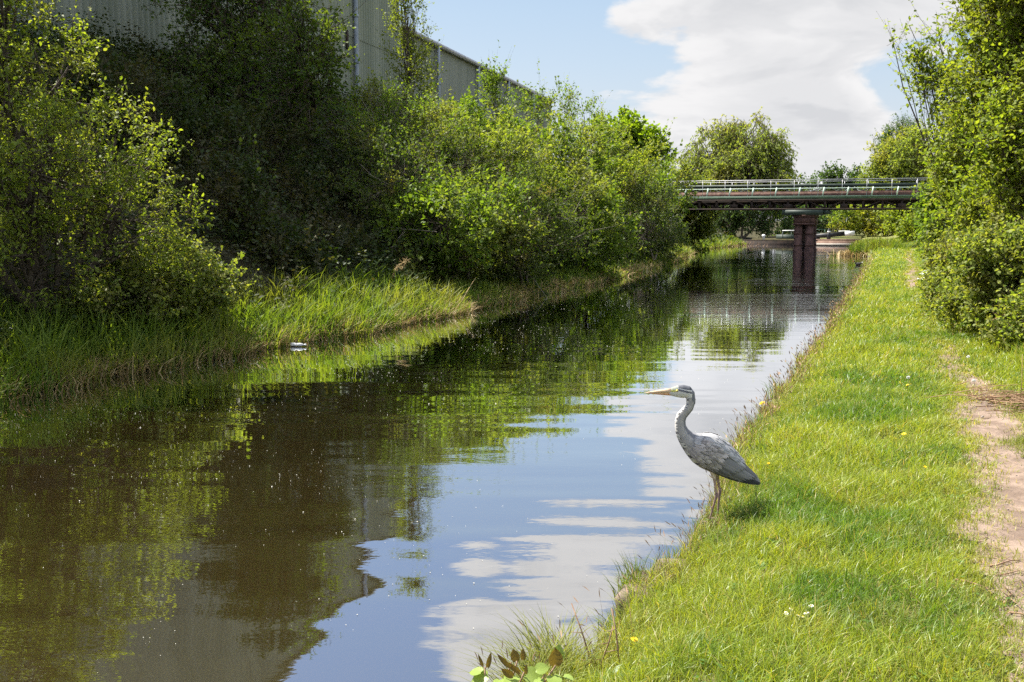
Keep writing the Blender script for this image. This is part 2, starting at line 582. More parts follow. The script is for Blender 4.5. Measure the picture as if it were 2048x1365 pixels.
def tubes(P, R, k=4):
    """P (M,K,3) polylines, R (M,K) radii -> verts, quads"""
    M, K, _ = P.shape
    T = np.empty_like(P)
    T[:, 1:-1] = P[:, 2:] - P[:, :-2]
    T[:, 0] = P[:, 1] - P[:, 0]
    T[:, -1] = P[:, -1] - P[:, -2]
    T = norm(T)
    ref = np.where(np.abs(norm(P[:, -1] - P[:, 0])[:, 2:3]) > 0.9, np.array([[1.0, 0, 0]]), np.array([[0, 0, 1.0]]))[:, None, :]
    A = norm(np.cross(T, np.broadcast_to(ref, T.shape)))
    B = np.cross(T, A)
    ang = np.arange(k) * 2 * math.pi / k
    V = P[:, :, None, :] + R[:, :, None, None] * (A[:, :, None, :] * np.cos(ang)[None, None, :, None] + B[:, :, None, :] * np.sin(ang)[None, None, :, None])
    idx = np.arange(M * K * k).reshape(M, K, k)
    a = idx[:, :-1, :]
    b = np.roll(idx, -1, axis=2)[:, :-1, :]
    c = np.roll(idx, -1, axis=2)[:, 1:, :]
    d = idx[:, 1:, :]
    Q = np.stack([a, b, c, d], axis=-1).reshape(-1, 4)
    return V.reshape(-1, 3), Q


def sphere_dirs(rng, n):
    v = rng.normal(size=(n, 3))
    return norm(v)


def leaf_mesh(rng, P, D, L, W, k=4, flat=0.6):
    """leaves at P pointing along D"""
    n = len(P)
    Rn = sphere_dirs(rng, n)
    Rn[:, 2] = np.abs(Rn[:, 2]) + flat
    S = norm(np.cross(D, Rn))
    Nn = np.cross(S, D)
    L = L[:, None]
    W = W[:, None]
    if k == 4:
        V = np.stack([P, P + D * L * .45 + S * W * .5 + Nn * W * .12, P + D * L, P + D * L * .45 - S * W * .5 + Nn * W * .12], axis=1)
    else:
        V = np.stack([P, P + D * L * .25 + S * W * .42 + Nn * W * .1, P + D * L * .62 + S * W * .45 + Nn * W * .1, P + D * L - Nn * L * .08,
                      P + D * L * .62 - S * W * .45 + Nn * W * .1, P + D * L * .25 - S * W * .42 + Nn * W * .1], axis=1)
    return V.reshape(-1, 3), np.arange(n * k).reshape(n, k)


# ------------------------------------------------------------------ terrain functions
def XL(y):
    return np.interp(y, [-60, 8, 12, 14, 15.5, 18, 24, 30, 48, 57, 68.7, 84, 90], [-9.6, -9.5, -9.45, -9.25, -9.05, -8.95, -9.0, -9.0, -9.9, -11.2, -12.6, -11.5, -11.3]) \
        + 0.10 * np.sin(np.asarray(y) * 1.7) + 0.06 * np.sin(np.asarray(y) * 4.1 + 1)


def XR(y):
    return np.interp(y, [-60, 2.5, 3.4, 4.1, 5, 5.7, 8, 11, 15, 34, 55, 62, 75, 90], [-1.35, -1.35, -1.30, -1.10, -1.07, -1.05, -1.10, -1.08, -1.0, -0.98, -0.95, -1.5, -2.6, -3.0]) \
        + 0.02 * np.sin(np.asarray(y) * 2.3) + 0.03 * np.sin(np.asarray(y) * 5.1) + 0.03 * np.sin(np.asarray(y) * 1.1 + 2)


def gz(x, y):
    x = np.asarray(x, float)
    y = np.asarray(y, float)
    s = XL(y) - x
    k = np.interp(y, [0, 55, 68, 85, 300], [1, 1, .45, .12, .12])
    zl = 0.03 + 0.22 * np.clip(s, 0, 1.2) + 0.58 * k * np.clip(s - 1.2, 0, 11.5)
    zl = zl + 0.12 * np.sin(x * 1.3 + y * .7) * np.clip(s - 1.5, 0, 1)
    r = x - XR(y)
    zr = 0.20 + 0.14 * np.clip(r / .5, 0, 1) + 0.05 * np.clip((r - .5) / 1.0, 0, 1) + 0.45 * np.clip((r - 2.3) / 2.0, 0, 1)
    zr = zr + 0.012 * np.sin(x * 5 + y * 3) + 0.010 * np.sin(y * 7 - x * 4)
    return np.where(s >= -0.001, zl, np.where(r >= -0.001, zr, -0.7))


def build_ground():
    ys = np.concatenate([np.arange(-40, 0, 4), np.arange(0, 20, .25), np.arange(20, 86.3, 1), [86.35, 86.45], np.arange(88, 110, 3), [120, 150, 200, 300, 600]])
    ls = np.array([500, 150, 60, 30, 20, 16, 14, 12.8, 11.5, 10, 8.5, 7, 6, 5, 4, 3.2, 2.5, 1.9, 1.5, 1.2, .8, .5, .25, .1, .0])
    rs = np.concatenate([[0.0, .05], np.arange(.1, 2.01, .1), np.arange(2.2, 4.6, .3), [6, 9, 15, 30, 60, 150, 500]])
    rows = []
    for y in ys:
        xl, xr = float(XL(y)), float(XR(y))
        bed = -0.8 if y < 86.4 else 0.46
        row = [(xl - s, y, float(gz(xl - s, y))) for s in ls]
        row += [(xl + .12, y, bed), ((xl + xr) / 2, y, bed - .2 if y < 86.4 else bed), (xr - .02, y, bed)]
        row += [(xr + r, y, float(gz(xr + r, y))) for r in rs]
        rows.append(row)
    A = np.array(rows)
    n, m, _ = A.shape
    idx = np.arange(n * m).reshape(n, m)
    Q = np.stack([idx[:-1, :-1], idx[:-1, 1:], idx[1:, 1:], idx[1:, :-1]], axis=-1).reshape(-1, 4)
    o = link_mesh('ground', A.reshape(-1, 3), Q, M_ground)
    tag(o, kind='structure')


build_ground()
mb = MB()
mb.add([(-15, -40, 0), (-0.6, -40, 0), (-0.6, 86.4, 0), (-15, 86.4, 0)], [(0, 1, 2, 3)])
tag(mb.build('water', M_water), kind='structure')


def vnoise(x, y, s=1.0, seed=0):
    x = np.asarray(x) * s
    y = np.asarray(y) * s
    r = 0
    rr = np.random.default_rng(seed)
    for k in range(6):
        a, b, c, d = rr.uniform(0.5, 2.2), rr.uniform(0.5, 2.2), rr.uniform(0, 6.3), rr.uniform(0, 6.3)
        r = r + np.sin(a * x * 2 + c + 1.3 * np.sin(b * y + d)) * np.cos(b * y * 2 + d + 1.1 * np.sin(a * x))
    return r / 3.0


def bare(x, y):
    """how trodden the ground is, 0..1"""
    c = np.interp(y, [2, 4.4, 5.4, 8.3, 10, 12, 20, 29, 33, 38, 47, 55, 72], [.72, .76, .80, .86, .85, .72, .55, .50, .56, .66, .62, .80, 1.9])
    w = np.interp(y, [2, 4, 6, 8, 9.3, 10.5, 13, 15, 24, 27, 34, 40, 50, 72], [.22, .25, .26, .25, .22, .18, .14, .06, .05, .13, .16, .12, .14, .18])
    c = c + 0.05 * np.sin(y * 1.9) + np.where(y > 24, 0.07 * np.sin(y * 1.1), 0)
    d = np.abs(x - c) / w
    amp = np.interp(y, [2, 9, 10.5, 13, 16, 25, 27, 34, 37, 42, 50, 60, 72], [1, 1, .62, .5, .2, .2, .9, .95, .5, .85, .5, .6, .8])
    return amp * (1.25 - d * 0.75) + 0.22 * vnoise(x, y, 3.0, 4) + 0.18 * vnoise(x, y, 9.0, 5)


def build_path():
    obs = MB()
    for (y0, y1, st) in ((1.5, 14, .035), (14, 60, .09)):
        xs = np.arange(0.0, 2.2, st)
        yy = np.arange(y0, y1 + 1e-6, st * 2)
        X, Y = np.meshgrid(xs, yy)
        B = bare(X, Y)
        Z = gz(X, Y) + 0.006 + 0.004 * vnoise(X, Y, 8, 9)
        idx = np.arange(X.size).reshape(X.shape)
        keep = (B[:-1, :-1] + B[1:, 1:] + B[1:, :-1] + B[:-1, 1:]) / 4 > 0.28
        Q = np.stack([idx[:-1, :-1], idx[:-1, 1:], idx[1:, 1:], idx[1:, :-1]], axis=-1)[keep]
        V = np.stack([X, Y, Z], axis=-1).reshape(-1, 3)
        used, inv = np.unique(Q, return_inverse=True)
        obs.add(V[used], inv.reshape(Q.shape))
    tag(obs.build('path', M_path), kind='structure')


build_path()


# ------------------------------------------------------------------ grass and reeds
def blades(rng, P, H, W, lean, segs=(0, .4, .75, 1), lean_dir=None):
    n = len(P)
    a = rng.uniform(0, 2 * math.pi, n)
    Ld = np.stack([np.cos(a), np.sin(a), np.zeros(n)], 1)
    if lean_dir is not None:
        Ld = norm(Ld + lean_dir)
        Ld[:, 2] = 0
    f = a + rng.uniform(-1.2, 1.2, n)
    S = np.stack([-np.sin(f), np.cos(f), np.zeros(n)], 1)
    lean = lean[:, None]
    Hc, Wc = H[:, None], W[:, None]
    V = []
    for t in segs:
        c = P + Ld * lean * Hc * (t ** 1.8) + np.array([0, 0, 1]) * Hc * (t - 0.35 * lean * t ** 2.2)
        if t < 1:
            w = Wc * (0.5 if t == 0 else 0.5 * (1 - t * t * .75))
            V += [c - S * w, c + S * w]
        else:
            V += [c]
    V = np.stack(V, 1)
    k = V.shape[1]
    b = (np.arange(n) * k)[:, None]
    Q, T = [], []
    m = len(segs) - 1
    for i in range(m - 1):
        Q.append(b + np.array([[2 * i, 2 * i + 1, 2 * i + 3, 2 * i + 2]]))
    T = b + np.array([[2 * (m - 1), 2 * (m - 1) + 1, 2 * m]])
    return V.reshape(-1, 3), np.vstack(Q), T, k


_h = at(1427, 1041, z=0.26)[0]
HERON = at(1427, 1041, z=float(gz(_h[0], _h[1])))[0]


def build_grass():
    rng = np.random.default_rng(11)
    bands = [  # y0 y1 density width height xmax
        (2.2, 4.5, 11000, .0035, .060, 1.4), (4.5, 7, 8600, .0039, .062, 1.7), (7, 10.5, 5000, .0053, .066, 2.4),
        (10.5, 16, 2300, .0085, .072, 3.0), (16, 26, 1000, .0130, .080, 3.2), (26, 45, 420, .021, .090, 3.2), (45, 86, 150, .036, .11, 6)]
    V, Q, T, dr = [], [], [], []
    n0 = 0
    for y0, y1, den_, w, h, xm in bands:
        area = (y1 - y0) * (xm + 1.4)
        n = int(area * den_)
        y = rng.uniform(y0, y1, n)
        x = rng.uniform(-1.4, xm, n)
        if y0 > 40:
            x = rng.uniform(-3.0, xm, n)
        r = x - XR(y)
        b = bare(x, y)
        tuft = vnoise(x, y, 5.5, 2) * .5 + vnoise(x, y, 14, 3) * .5
        keep = (r > -0.03) & (rng.uniform(0, 1, n) > np.clip((b - .30) * 1.45 + .12 * rng.normal(size=n), 0, .99)) & (rng.uniform(-1.1, .4, n) < tuft + .35)
        x, y, r, b, tuft = x[keep], y[keep], r[keep], b[keep], tuft[keep]
        n = len(x)
        H = 1.2 * h * rng.uniform(.5, 1.5, n) * (1 + .5 * tuft)
        edge = np.exp(-np.clip(r, 0, 9) / .16)
        H *= 1 + 1.1 * edge * rng.uniform(.1, 1.0, n)
        strip = np.exp(-((r - .75) / .35) ** 2) * np.clip(vnoise(x, y, 1.2, 8) + .5, 0, 1)
        H *= 1 + .5 * strip
        far = np.clip((x - 1.15) / .5, 0, 1)
        H *= 1 + far * rng.uniform(.3, 1.0, n) * np.interp(y, [3, 9, 12, 40], [.8, 1.0, 2.6, 2.2])
        H *= 1 - .45 * np.clip(b + .4, 0, 1) * (1 - far)
        H *= 1 - .62 * np.exp(-(((x - HERON[0]) / .16) ** 2 + ((y - HERON[1]) / .16) ** 2))
        P = np.stack([x, y, gz(x, y) - .004], 1)
        lean = rng.uniform(.15, 1.15, n)
        v, q, t, k = blades(rng, P, H, np.full(n, w) * rng.uniform(.7, 1.3, n), lean)
        dry = np.clip(.02 + .62 * edge * np.clip(.6 + .8 * vnoise(x, y, 2, 12), 0, 1) + .55 * np.clip(b + .15, 0, 1) + .28 * np.clip(vnoise(x, y, 2.6, 7), 0, 1), 0, .9)
        dry = np.where(rng.uniform(0, 1, n) < .075, .9, dry * rng.uniform(.4, 1.2, n))
        V.append(v)
        Q.append(q + n0)
        T.append(t + n0)
        n0 += len(v)
        dr.append(np.repeat(dry, k))
    o = link_mesh('grass', np.vstack(V), [np.vstack(Q), np.vstack(T)], M_grass)
    a = o.data.attributes.new('dry', 'FLOAT', 'POINT')
    a.data.foreach_set('value', np.concatenate(dr).astype(np.float32))
    tag(o, 'short yellow green turf along the towpath bank', 'grass', kind='stuff')

    # seeding stems along the water's edge
    n = 1500
    y = rng.uniform(3.2, 55, n) ** 1.0
    y = 3.2 + (y - 3.2) * rng.uniform(.1, 1, n)
    x = XR(y) + np.abs(rng.normal(0, .12, n)) - .02
    n = len(x)
    H = rng.uniform(.12, .30, n)
    P = np.stack([x, y, gz(x, y) - .01], 1)
    sc_w = np.clip(y / 6, .8, 4)
    v, q, t, k = blades(rng, P, H, .0028 * sc_w, rng.uniform(.1, .6, n), lean_dir=np.array([-.5, 0, 0]))
    tips = v.reshape(n, k, 3)[:, -1]
    base = v.reshape(n, k, 3)[:, -2]
    D = norm(tips - base)
    lv, lf = leaf_mesh(rng, tips - D * .015, D, np.full(n, .045), .006 * sc_w, 6)
    o = link_mesh('seeding_grass', np.vstack([v, lv]), [q, t, lf + len(v)], L_litter)
    tag(o, 'brown seeding grass stalks fringing the right bank', 'grass', kind='stuff')


build_grass()


def build_weeds():
    rng = np.random.default_rng(17)
    # clover and daisy leaves low in the turf
    n = 2600
    y = 2.6 + 13 * rng.uniform(0, 1, n) ** 1.5
    x = rng.uniform(-1.1, 1.6, n)
    k_ = (vnoise(x, y, 1.6, 71) + .5 * vnoise(x, y, 5, 72) > .12) & (bare(x, y) < .35) & (x > XR(y) + .06)
    x, y = x[k_], y[k_]
    n = len(x)
    P = np.stack([x, y, gz(x, y) + rng.uniform(.02, .05, n)], 1)
    a0 = rng.uniform(0, 6.283, n)
    V, Fq = [], []
    for j in range(3):
        a = a0 + j * 2.094
        D = norm(np.stack([np.cos(a), np.sin(a), rng.uniform(.05, .35, n)], 1))
        v, f = leaf_mesh(rng, P, D, rng.uniform(.010, .019, n), rng.uniform(.010, .017, n), 6, 4)
        Fq.append(f + sum(len(q) for q in V))
        V.append(v)
    tag(link_mesh('clover', np.vstack(V), [np.vstack(Fq)], L_weed), 'low clover leaves scattered through the turf', 'clover', kind='stuff')
    # plantain and dandelion rosettes
    n = 230
    y = 2.8 + 13 * rng.uniform(0, 1, n) ** 1.4
    x = rng.uniform(-1.0, 1.5, n)
    k_ = (bare(x, y) < .38) & (x > XR(y) + .08)
    x, y = x[k_], y[k_]
    V, Fq, c = [], [], 0
    for px_, py_ in zip(x, y):
        m = int(rng.integers(6, 11))
        a = rng.uniform(0, 6.283) + np.arange(m) * 6.283 / m + rng.normal(0, .2, m)
        D = norm(np.stack([np.cos(a), np.sin(a), rng.uniform(.15, .9, m)], 1))
        L = rng.uniform(.025, .06, m)
        v, f = leaf_mesh(rng, np.tile([px_, py_, float(gz(px_, py_)) + .012], (m, 1)), D, L, L * rng.uniform(.22, .42, m), 6, 3)
        V.append(v)
        Fq.append(f + c)
        c += len(v)
    tag(link_mesh('rosette_weeds', np.vstack(V), [np.vstack(Fq)], L_weed), 'flat broad leaved weed rosettes in the turf', 'weeds', kind='stuff')
    # thatch and straw lying on the path and its edges
    n = 5200
    y = 2.4 + 11 * rng.uniform(0, 1, n) ** 1.3
    x = rng.uniform(.1, 1.6, n)
    k_ = bare(x, y) + rng.normal(0, .2, n) > .25
    x, y = x[k_], y[k_]
    n = len(x)
    P = np.stack([x, y, gz(x, y) + .012 + rng.uniform(0, .008, n)], 1)
    a = rng.uniform(0, 6.283, n)
    D = np.stack([np.cos(a), np.sin(a), rng.normal(0, .06, n)], 1)
    v, f = leaf_mesh(rng, P, D, rng.uniform(.015, .07, n), rng.uniform(.0016, .0036, n), 4, 4)
    tag(link_mesh('straw_litter', v, f, L_litter), 'bits of straw and stalk strewn over the earth path', 'litter', kind='stuff')
    n = 420
    y = 2.4 + 9 * rng.uniform(0, 1, n) ** 1.3
    x = rng.uniform(.2, 1.5, n)
    k_ = bare(x, y) > .45
    x, y = x[k_], y[k_]
    bm = bmesh.new()
    bmesh.ops.create_icosphere(bm, subdivisions=1, radius=1)
    sv = np.array([v_.co for v_ in bm.verts])
    sf = np.array([[v_.index for v_ in f_.verts] for f_ in bm.faces])
    bm.free()
    V, Fq = [], []
    for i, (px_, py_) in enumerate(zip(x, y)):
        r = rng.uniform(.002, .008) * (1.8 if rng.uniform() < .06 else 1)
        V.append(sv * r * rng.uniform(.6, 1.2, 3) * (1 + rng.normal(0, .12, (len(sv), 1))) + np.array([px_, py_, float(gz(px_, py_)) + .008]))
        Fq.append(sf + i * len(sv))
    tag(link_mesh('path_grit', np.vstack(V), [np.vstack(Fq)], M_grit, smooth=True), 'small stones and crumbs of earth on the path', 'grit', kind='stuff')


build_weeds()


def build_reeds():
    rng = np.random.default_rng(5)
    bands = [(4, 20, 560, .022, .66), (20, 35, 300, .032, .68), (35, 62, 120, .05, .7), (62, 84, 70, .07, .7)]
    V, Q, T, mi = [], [], [], []
    n0 = 0
    Qs, Ts = [], []
    Vd, Qd, Td = [], [], []
    d0 = 0
    for y0, y1, den_, w, h in bands:
        n = int((y1 - y0) * 1.7 * den_)
        y = rng.uniform(y0, y1, n)
        s = rng.uniform(-.22, 1.7, n)
        cl = vnoise(s, y, 1.3, 21) * .5 + vnoise(s, y, 4, 22) * .4
        k_ = rng.uniform(-1, .6, n) < cl + np.interp(y, [20, 24.5, 26, 27.5, 30, 34, 38, 42, 46, 56], [.45, .4, .2, .05, .25, .3, -.4, .1, .3, .45])
        y, s, cl = y[k_], s[k_], cl[k_]
        n = len(y)
        x = XL(y) - s
        yh = np.interp(y, [4, 10, 14, 17, 20, 22.5, 25, 27.5, 30, 34, 40, 44, 48, 56, 84], [1.0, 1.0, .95, .98, .78, .6, .45, .3, .6, .65, .35, .6, .6, .8, .9])
        H = h * yh * rng.uniform(.45, 1.25, n) * (1 + .45 * cl) * np.interp(s, [-.22, .25, 1.7], [.6, 1, 1.0])
        P = np.stack([x, y, np.maximum(gz(x, y), -.02) - .02], 1)
        P[:, 2] = np.where(s < 0, -.02, P[:, 2])
        lean = rng.uniform(.1, .95, n)
        v, q, t, k = blades(rng, P, H, w * rng.uniform(.6, 1.3, n), lean, lean_dir=np.array([.35, -.1, 0]))
        V.append(v); Q.append(q + n0); T.append(t + n0); n0 += len(v)
        # straw at the water line
        m = int(n * .42)
        y = rng.uniform(y0, y1, m)
        s = rng.uniform(-.25, .45, m)
        k_ = rng.uniform(-1, .6, m) < vnoise(s, y, 1.1, 31) + np.interp(y, [17, 19, 25, 26, 27.5, 32, 38, 46], [.35, .7, .3, -.6, -.5, .1, -.4, .1])
        y, s = y[k_], s[k_]
        m = len(y)
        x = XL(y) - s
        P = np.stack([x, y, np.where(s < 0, -.01, gz(x, y)) - .01], 1)
        v, q, t, k = blades(rng, P, rng.uniform(.12, .42, m), w * .7 * rng.uniform(.6, 1.2, m), rng.uniform(.3, 1.5, m), lean_dir=np.array([.5, 0, 0]))
        Vd.append(v); Qd.append(q + d0); Td.append(t + d0); d0 += len(v)
    o = link_mesh('reeds', np.vstack(V), [np.vstack(Q), np.vstack(T)], L_reed)
    tag(o, 'green reed grass fringing the left water edge', 'reeds', kind='stuff')
    o = link_mesh('dead_reeds', np.vstack(Vd), [np.vstack(Qd), np.vstack(Td)], L_straw)
    tag(o, 'straw coloured dead reed litter at the left waterline', 'reeds', kind='stuff')


build_reeds()


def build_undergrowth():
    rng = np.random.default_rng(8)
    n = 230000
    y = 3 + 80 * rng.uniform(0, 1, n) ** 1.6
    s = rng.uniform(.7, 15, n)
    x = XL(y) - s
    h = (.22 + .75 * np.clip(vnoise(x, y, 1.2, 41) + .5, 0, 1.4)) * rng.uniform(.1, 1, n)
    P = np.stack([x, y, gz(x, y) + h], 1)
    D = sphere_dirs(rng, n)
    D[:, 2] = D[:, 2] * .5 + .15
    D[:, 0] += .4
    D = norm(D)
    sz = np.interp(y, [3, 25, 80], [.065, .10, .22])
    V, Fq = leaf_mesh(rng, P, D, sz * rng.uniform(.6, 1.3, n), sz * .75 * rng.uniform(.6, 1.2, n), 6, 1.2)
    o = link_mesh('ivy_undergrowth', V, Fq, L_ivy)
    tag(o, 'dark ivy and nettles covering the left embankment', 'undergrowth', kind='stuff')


build_undergrowth()


# ------------------------------------------------------------------ trees and shrubs
def lobe(px, py, rx, rz, X=None, Y=None, dy=1.0):
    c, t = at(px, py, X=X, Y=Y)
    k = t / F
    return (*c, rx * k, rx * k * dy, rz * k)


def plant(name, label, cat, base, lobes, clumps, leaf, seed, mat, twigs=10, lpt=9, clump_r=.3, twig_l=.42, stems=None, stem_r=.06, k=4, wl=.6,
          droop=0.0, up=.35, shell=.55, barkm=None, group='shrubs and trees along the canal banks', min_clear=.1, strays=0, stray_l=1.0, leafjit=.02, dead=0):
    rng = np.random.default_rng(seed)
    root = empty(name, label, cat, tuple(base), group=group)
    B = np.array(base, float)
    Lb = np.array(lobes, float)
    w = (Lb[:, 3] * Lb[:, 5]) ** .9
    pick = rng.choice(len(Lb), clumps, p=w / w.sum())
    d = sphere_dirs(rng, clumps)
    rad = rng.uniform(shell ** 2, 1.0, clumps) ** .5
    lump = 1 + .16 * rng.normal(size=clumps)
    c = Lb[pick, :3] + d * (rad * lump)[:, None] * Lb[pick, 3:6]
    out = norm(d / Lb[pick, 3:6])
    ok = c[:, 2] > gz(c[:, 0], c[:, 1]) + min_clear
    c, out, pick = c[ok], out[ok], pick[ok]
    n = len(c)
    # limbs
    P3, R3 = [], []
    stems = stems or [0] * 0
    kk = 7
    lobe_pts = []
    for i, lb in enumerate(Lb):
        ctr = lb[:3]
        off = rng.normal(0, .10, 3) * np.array([1, 1, 0])
        s0 = B + off
        s0[2] = float(gz(s0[0], s0[1])) - .1
        mid = (s0 + ctr) / 2 + rng.normal(0, .12, 3) * np.linalg.norm(ctr - s0) * .6
        mid[2] = s0[2] + (ctr[2] - s0[2]) * .5
        top = ctr + np.array([0, 0, lb[5] * .55]) + rng.normal(0, .1, 3) * lb[3]
        tt = np.linspace(0, 1, kk)[:, None]
        pts = (1 - tt) ** 2 * s0 + 2 * tt * (1 - tt) * mid + tt ** 2 * top
        pts[1:-1] += rng.normal(0, .03, (kk - 2, 3)) * np.linalg.norm(top - s0) * .3
        P3.append(pts)
        R3.append(np.linspace(stem_r, stem_r * .22, kk) * rng.uniform(.75, 1.1))
        lobe_pts.append(pts)
    tv, tq = tubes(np.array(P3), np.array(R3), 7)
    # branches to clumps
    lp = np.array(lobe_pts)
    a = lp[pick, rng.integers(3, kk - 1, n)]
    mid = (a + c) / 2 + rng.normal(0, .12, (n, 3)) * np.linalg.norm(c - a, axis=1, keepdims=True)
    tt = np.linspace(0, 1, 5)[None, :, None]
    br = (1 - tt) ** 2 * a[:, None] + 2 * tt * (1 - tt) * mid[:, None] + tt ** 2 * c[:, None]
    rr = np.linspace(stem_r * .28, max(.003, stem_r * .06), 5)[None, :] * rng.uniform(.6, 1.1, (n, 1))
    bv, bq = tubes(br, rr, 4)
    # twigs
    T = n * twigs
    ci = np.repeat(np.arange(n), twigs)
    o = c[ci] + rng.normal(0, clump_r * .35, (T, 3))
    td = norm(out[ci] * .55 + sphere_dirs(rng, T) * .85 + np.array([0, 0, up - droop]))
    tl = twig_l * rng.uniform(.5, 1.25, T)
    bend = np.array([0, 0, -1.0]) * (droop * .8) + np.array([0, 0, .12])
    if strays:
        si = rng.integers(0, T, strays)
        tl[si] *= rng.uniform(1.5, 2.6, strays) * stray_l
        td[si] = norm(out[ci[si]] * .8 + np.array([0, 0, .9 - droop]) + rng.normal(0, .25, (strays, 3)))
    t5 = np.linspace(0, 1, 4)[None, :, None]
    tp = o[:, None] + td[:, None] * tl[:, None, None] * t5 + bend * tl[:, None, None] * t5 ** 2
    twr = np.linspace(max(.0035, stem_r * .07), .0015, 4)[None, :] * np.ones((T, 1))
    wv, wq = tubes(tp, twr, 3)
    Vt = np.vstack([tv, bv, wv])
    Qt = np.vstack([tq, bq + len(tv), wq + len(tv) + len(bv)])
    mi_ = np.zeros(len(Qt), int)
    if dead:
        di = rng.integers(0, n, dead)
        a0 = c[di] - out[di] * rng.uniform(.2, .6, (dead, 1))
        dd_ = norm(out[di] * .7 + rng.normal(0, .55, (dead, 3)) + np.array([0, 0, .35]))
        ln_ = twig_l * rng.uniform(1.0, 2.6, (dead, 1))
        dp = np.stack([a0, a0 + dd_ * ln_ * .5 + rng.normal(0, .04, (dead, 3)), a0 + dd_ * ln_ + rng.normal(0, .08, (dead, 3))], 1)
        dr_ = stem_r * np.array([[.16, .11, .05]]) * np.ones((dead, 1))
        d2 = norm(dd_ + rng.normal(0, .5, (dead, 3)))
        dp2 = np.stack([dp[:, 1], dp[:, 1] + d2 * ln_ * .25, dp[:, 1] + d2 * ln_ * .45], 1)
        dv, dq = tubes(np.vstack([dp, dp2]), np.vstack([dr_, dr_ * .6]), 4)
        Qt = np.vstack([Qt, dq + len(Vt)])
        Vt = np.vstack([Vt, dv])
        mi_ = np.concatenate([mi_, np.ones(len(dq), int)])
    Vt -= B
    link_mesh('trunk', Vt, Qt, [barkm or bark, bark_pale], root, mat_idx=mi_)
    # leaves
    LN = T * lpt
    li = np.repeat(np.arange(T), lpt)
    f = rng.uniform(.12, 1.02, LN)[:, None]
    lpz = o[li] + td[li] * tl[li, None] * f + bend * tl[li, None] * f ** 2 + rng.normal(0, leafjit, (LN, 3))
    ld = norm(td[li] * .5 + sphere_dirs(rng, LN) * .9 + np.array([0, 0, -.15 - droop]))
    ll = leaf * rng.uniform(.6, 1.3, LN)
    lv, lf = leaf_mesh(rng, lpz - B, ld, ll, ll * wl * rng.uniform(.8, 1.2, LN), k)
    link_mesh('crown', lv, lf, mat, root)
    return root


def base_at(x, y):
    return (x, y, float(gz(x, y)))


# near left sallow
plant('willow_tree', 'big yellow green sallow leaning over the reeds at the left edge', 'tree', base_at(-11.2, 10.8), [
    lobe(-70, 60, 140, 170, X=-11.6), lobe(70, 150, 115, 115, X=-11.5), lobe(50, 330, 190, 150, X=-10.9), lobe(215, 330, 125, 110, X=-11.0),
    lobe(255, 460, 130, 110, X=-10.6), lobe(-150, 330, 170, 200, X=-10.8), lobe(60, 510, 150, 90, X=-10.9),
    lobe(-40, -150, 160, 130, X=-11.6)],
    350, .060, 101, L_sallow, twigs=10, lpt=10, clump_r=.28, twig_l=.34, stem_r=.075, k=6, wl=.58, strays=160, shell=.62)
plant('bramble_bush', 'low pale leaved bramble below the sallow, behind the reeds', 'bush', base_at(-10.9, 14.6), [
    lobe(330, 555, 110, 60, X=-10.4), lobe(400, 590, 70, 35, X=-10.1), lobe(250, 590, 90, 45, X=-10.4)],
    130, .060, 102, L_bramble, twigs=11, lpt=9, clump_r=.22, twig_l=.28, stem_r=.02, k=6, wl=.75, strays=30)
# dark alder against the shed
plant('alder_tree', 'tall dark alder in front of the corrugated shed wall', 'tree', base_at(-19.2, 29.5), [
    lobe(500, 30, 140, 110, X=-19.0), lobe(608, 110, 75, 80, X=-14.9), lobe(420, 60, 80, 90, X=-19.2), lobe(490, 190, 150, 100, X=-18.6),
    lobe(604, 205, 75, 70, X=-14.9), lobe(410, 180, 80, 60, X=-18.9), lobe(520, -110, 110, 110, X=-19.2)],
    300, .105, 103, L_alder, twigs=10, lpt=10, clump_r=.5, twig_l=.75, stem_r=.16, k=4, wl=.75, strays=60)
# shaded slope bushes
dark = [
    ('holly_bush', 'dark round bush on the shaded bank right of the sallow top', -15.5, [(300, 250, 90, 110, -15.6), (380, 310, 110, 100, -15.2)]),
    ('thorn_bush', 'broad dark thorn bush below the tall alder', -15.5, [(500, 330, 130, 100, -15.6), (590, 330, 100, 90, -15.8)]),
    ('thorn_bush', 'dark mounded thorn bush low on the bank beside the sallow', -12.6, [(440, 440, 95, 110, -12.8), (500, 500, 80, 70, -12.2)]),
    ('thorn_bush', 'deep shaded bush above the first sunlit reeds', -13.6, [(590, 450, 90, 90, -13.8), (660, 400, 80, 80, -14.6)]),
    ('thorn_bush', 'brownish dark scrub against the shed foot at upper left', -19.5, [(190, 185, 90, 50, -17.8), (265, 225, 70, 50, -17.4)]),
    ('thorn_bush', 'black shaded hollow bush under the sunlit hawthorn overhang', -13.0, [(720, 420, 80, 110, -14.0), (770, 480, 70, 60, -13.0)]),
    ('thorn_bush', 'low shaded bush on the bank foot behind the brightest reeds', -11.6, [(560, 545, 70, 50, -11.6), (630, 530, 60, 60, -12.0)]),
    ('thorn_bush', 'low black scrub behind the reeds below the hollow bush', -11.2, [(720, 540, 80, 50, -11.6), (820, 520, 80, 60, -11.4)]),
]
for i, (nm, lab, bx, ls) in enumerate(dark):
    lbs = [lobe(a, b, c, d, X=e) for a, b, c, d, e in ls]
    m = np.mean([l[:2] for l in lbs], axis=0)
    plant(nm, lab, 'bush', base_at(*m), lbs, 150, .095, 200 + i, L_shade, twigs=9, lpt=9, clump_r=.4, twig_l=.5, stem_r=.05, wl=.7)
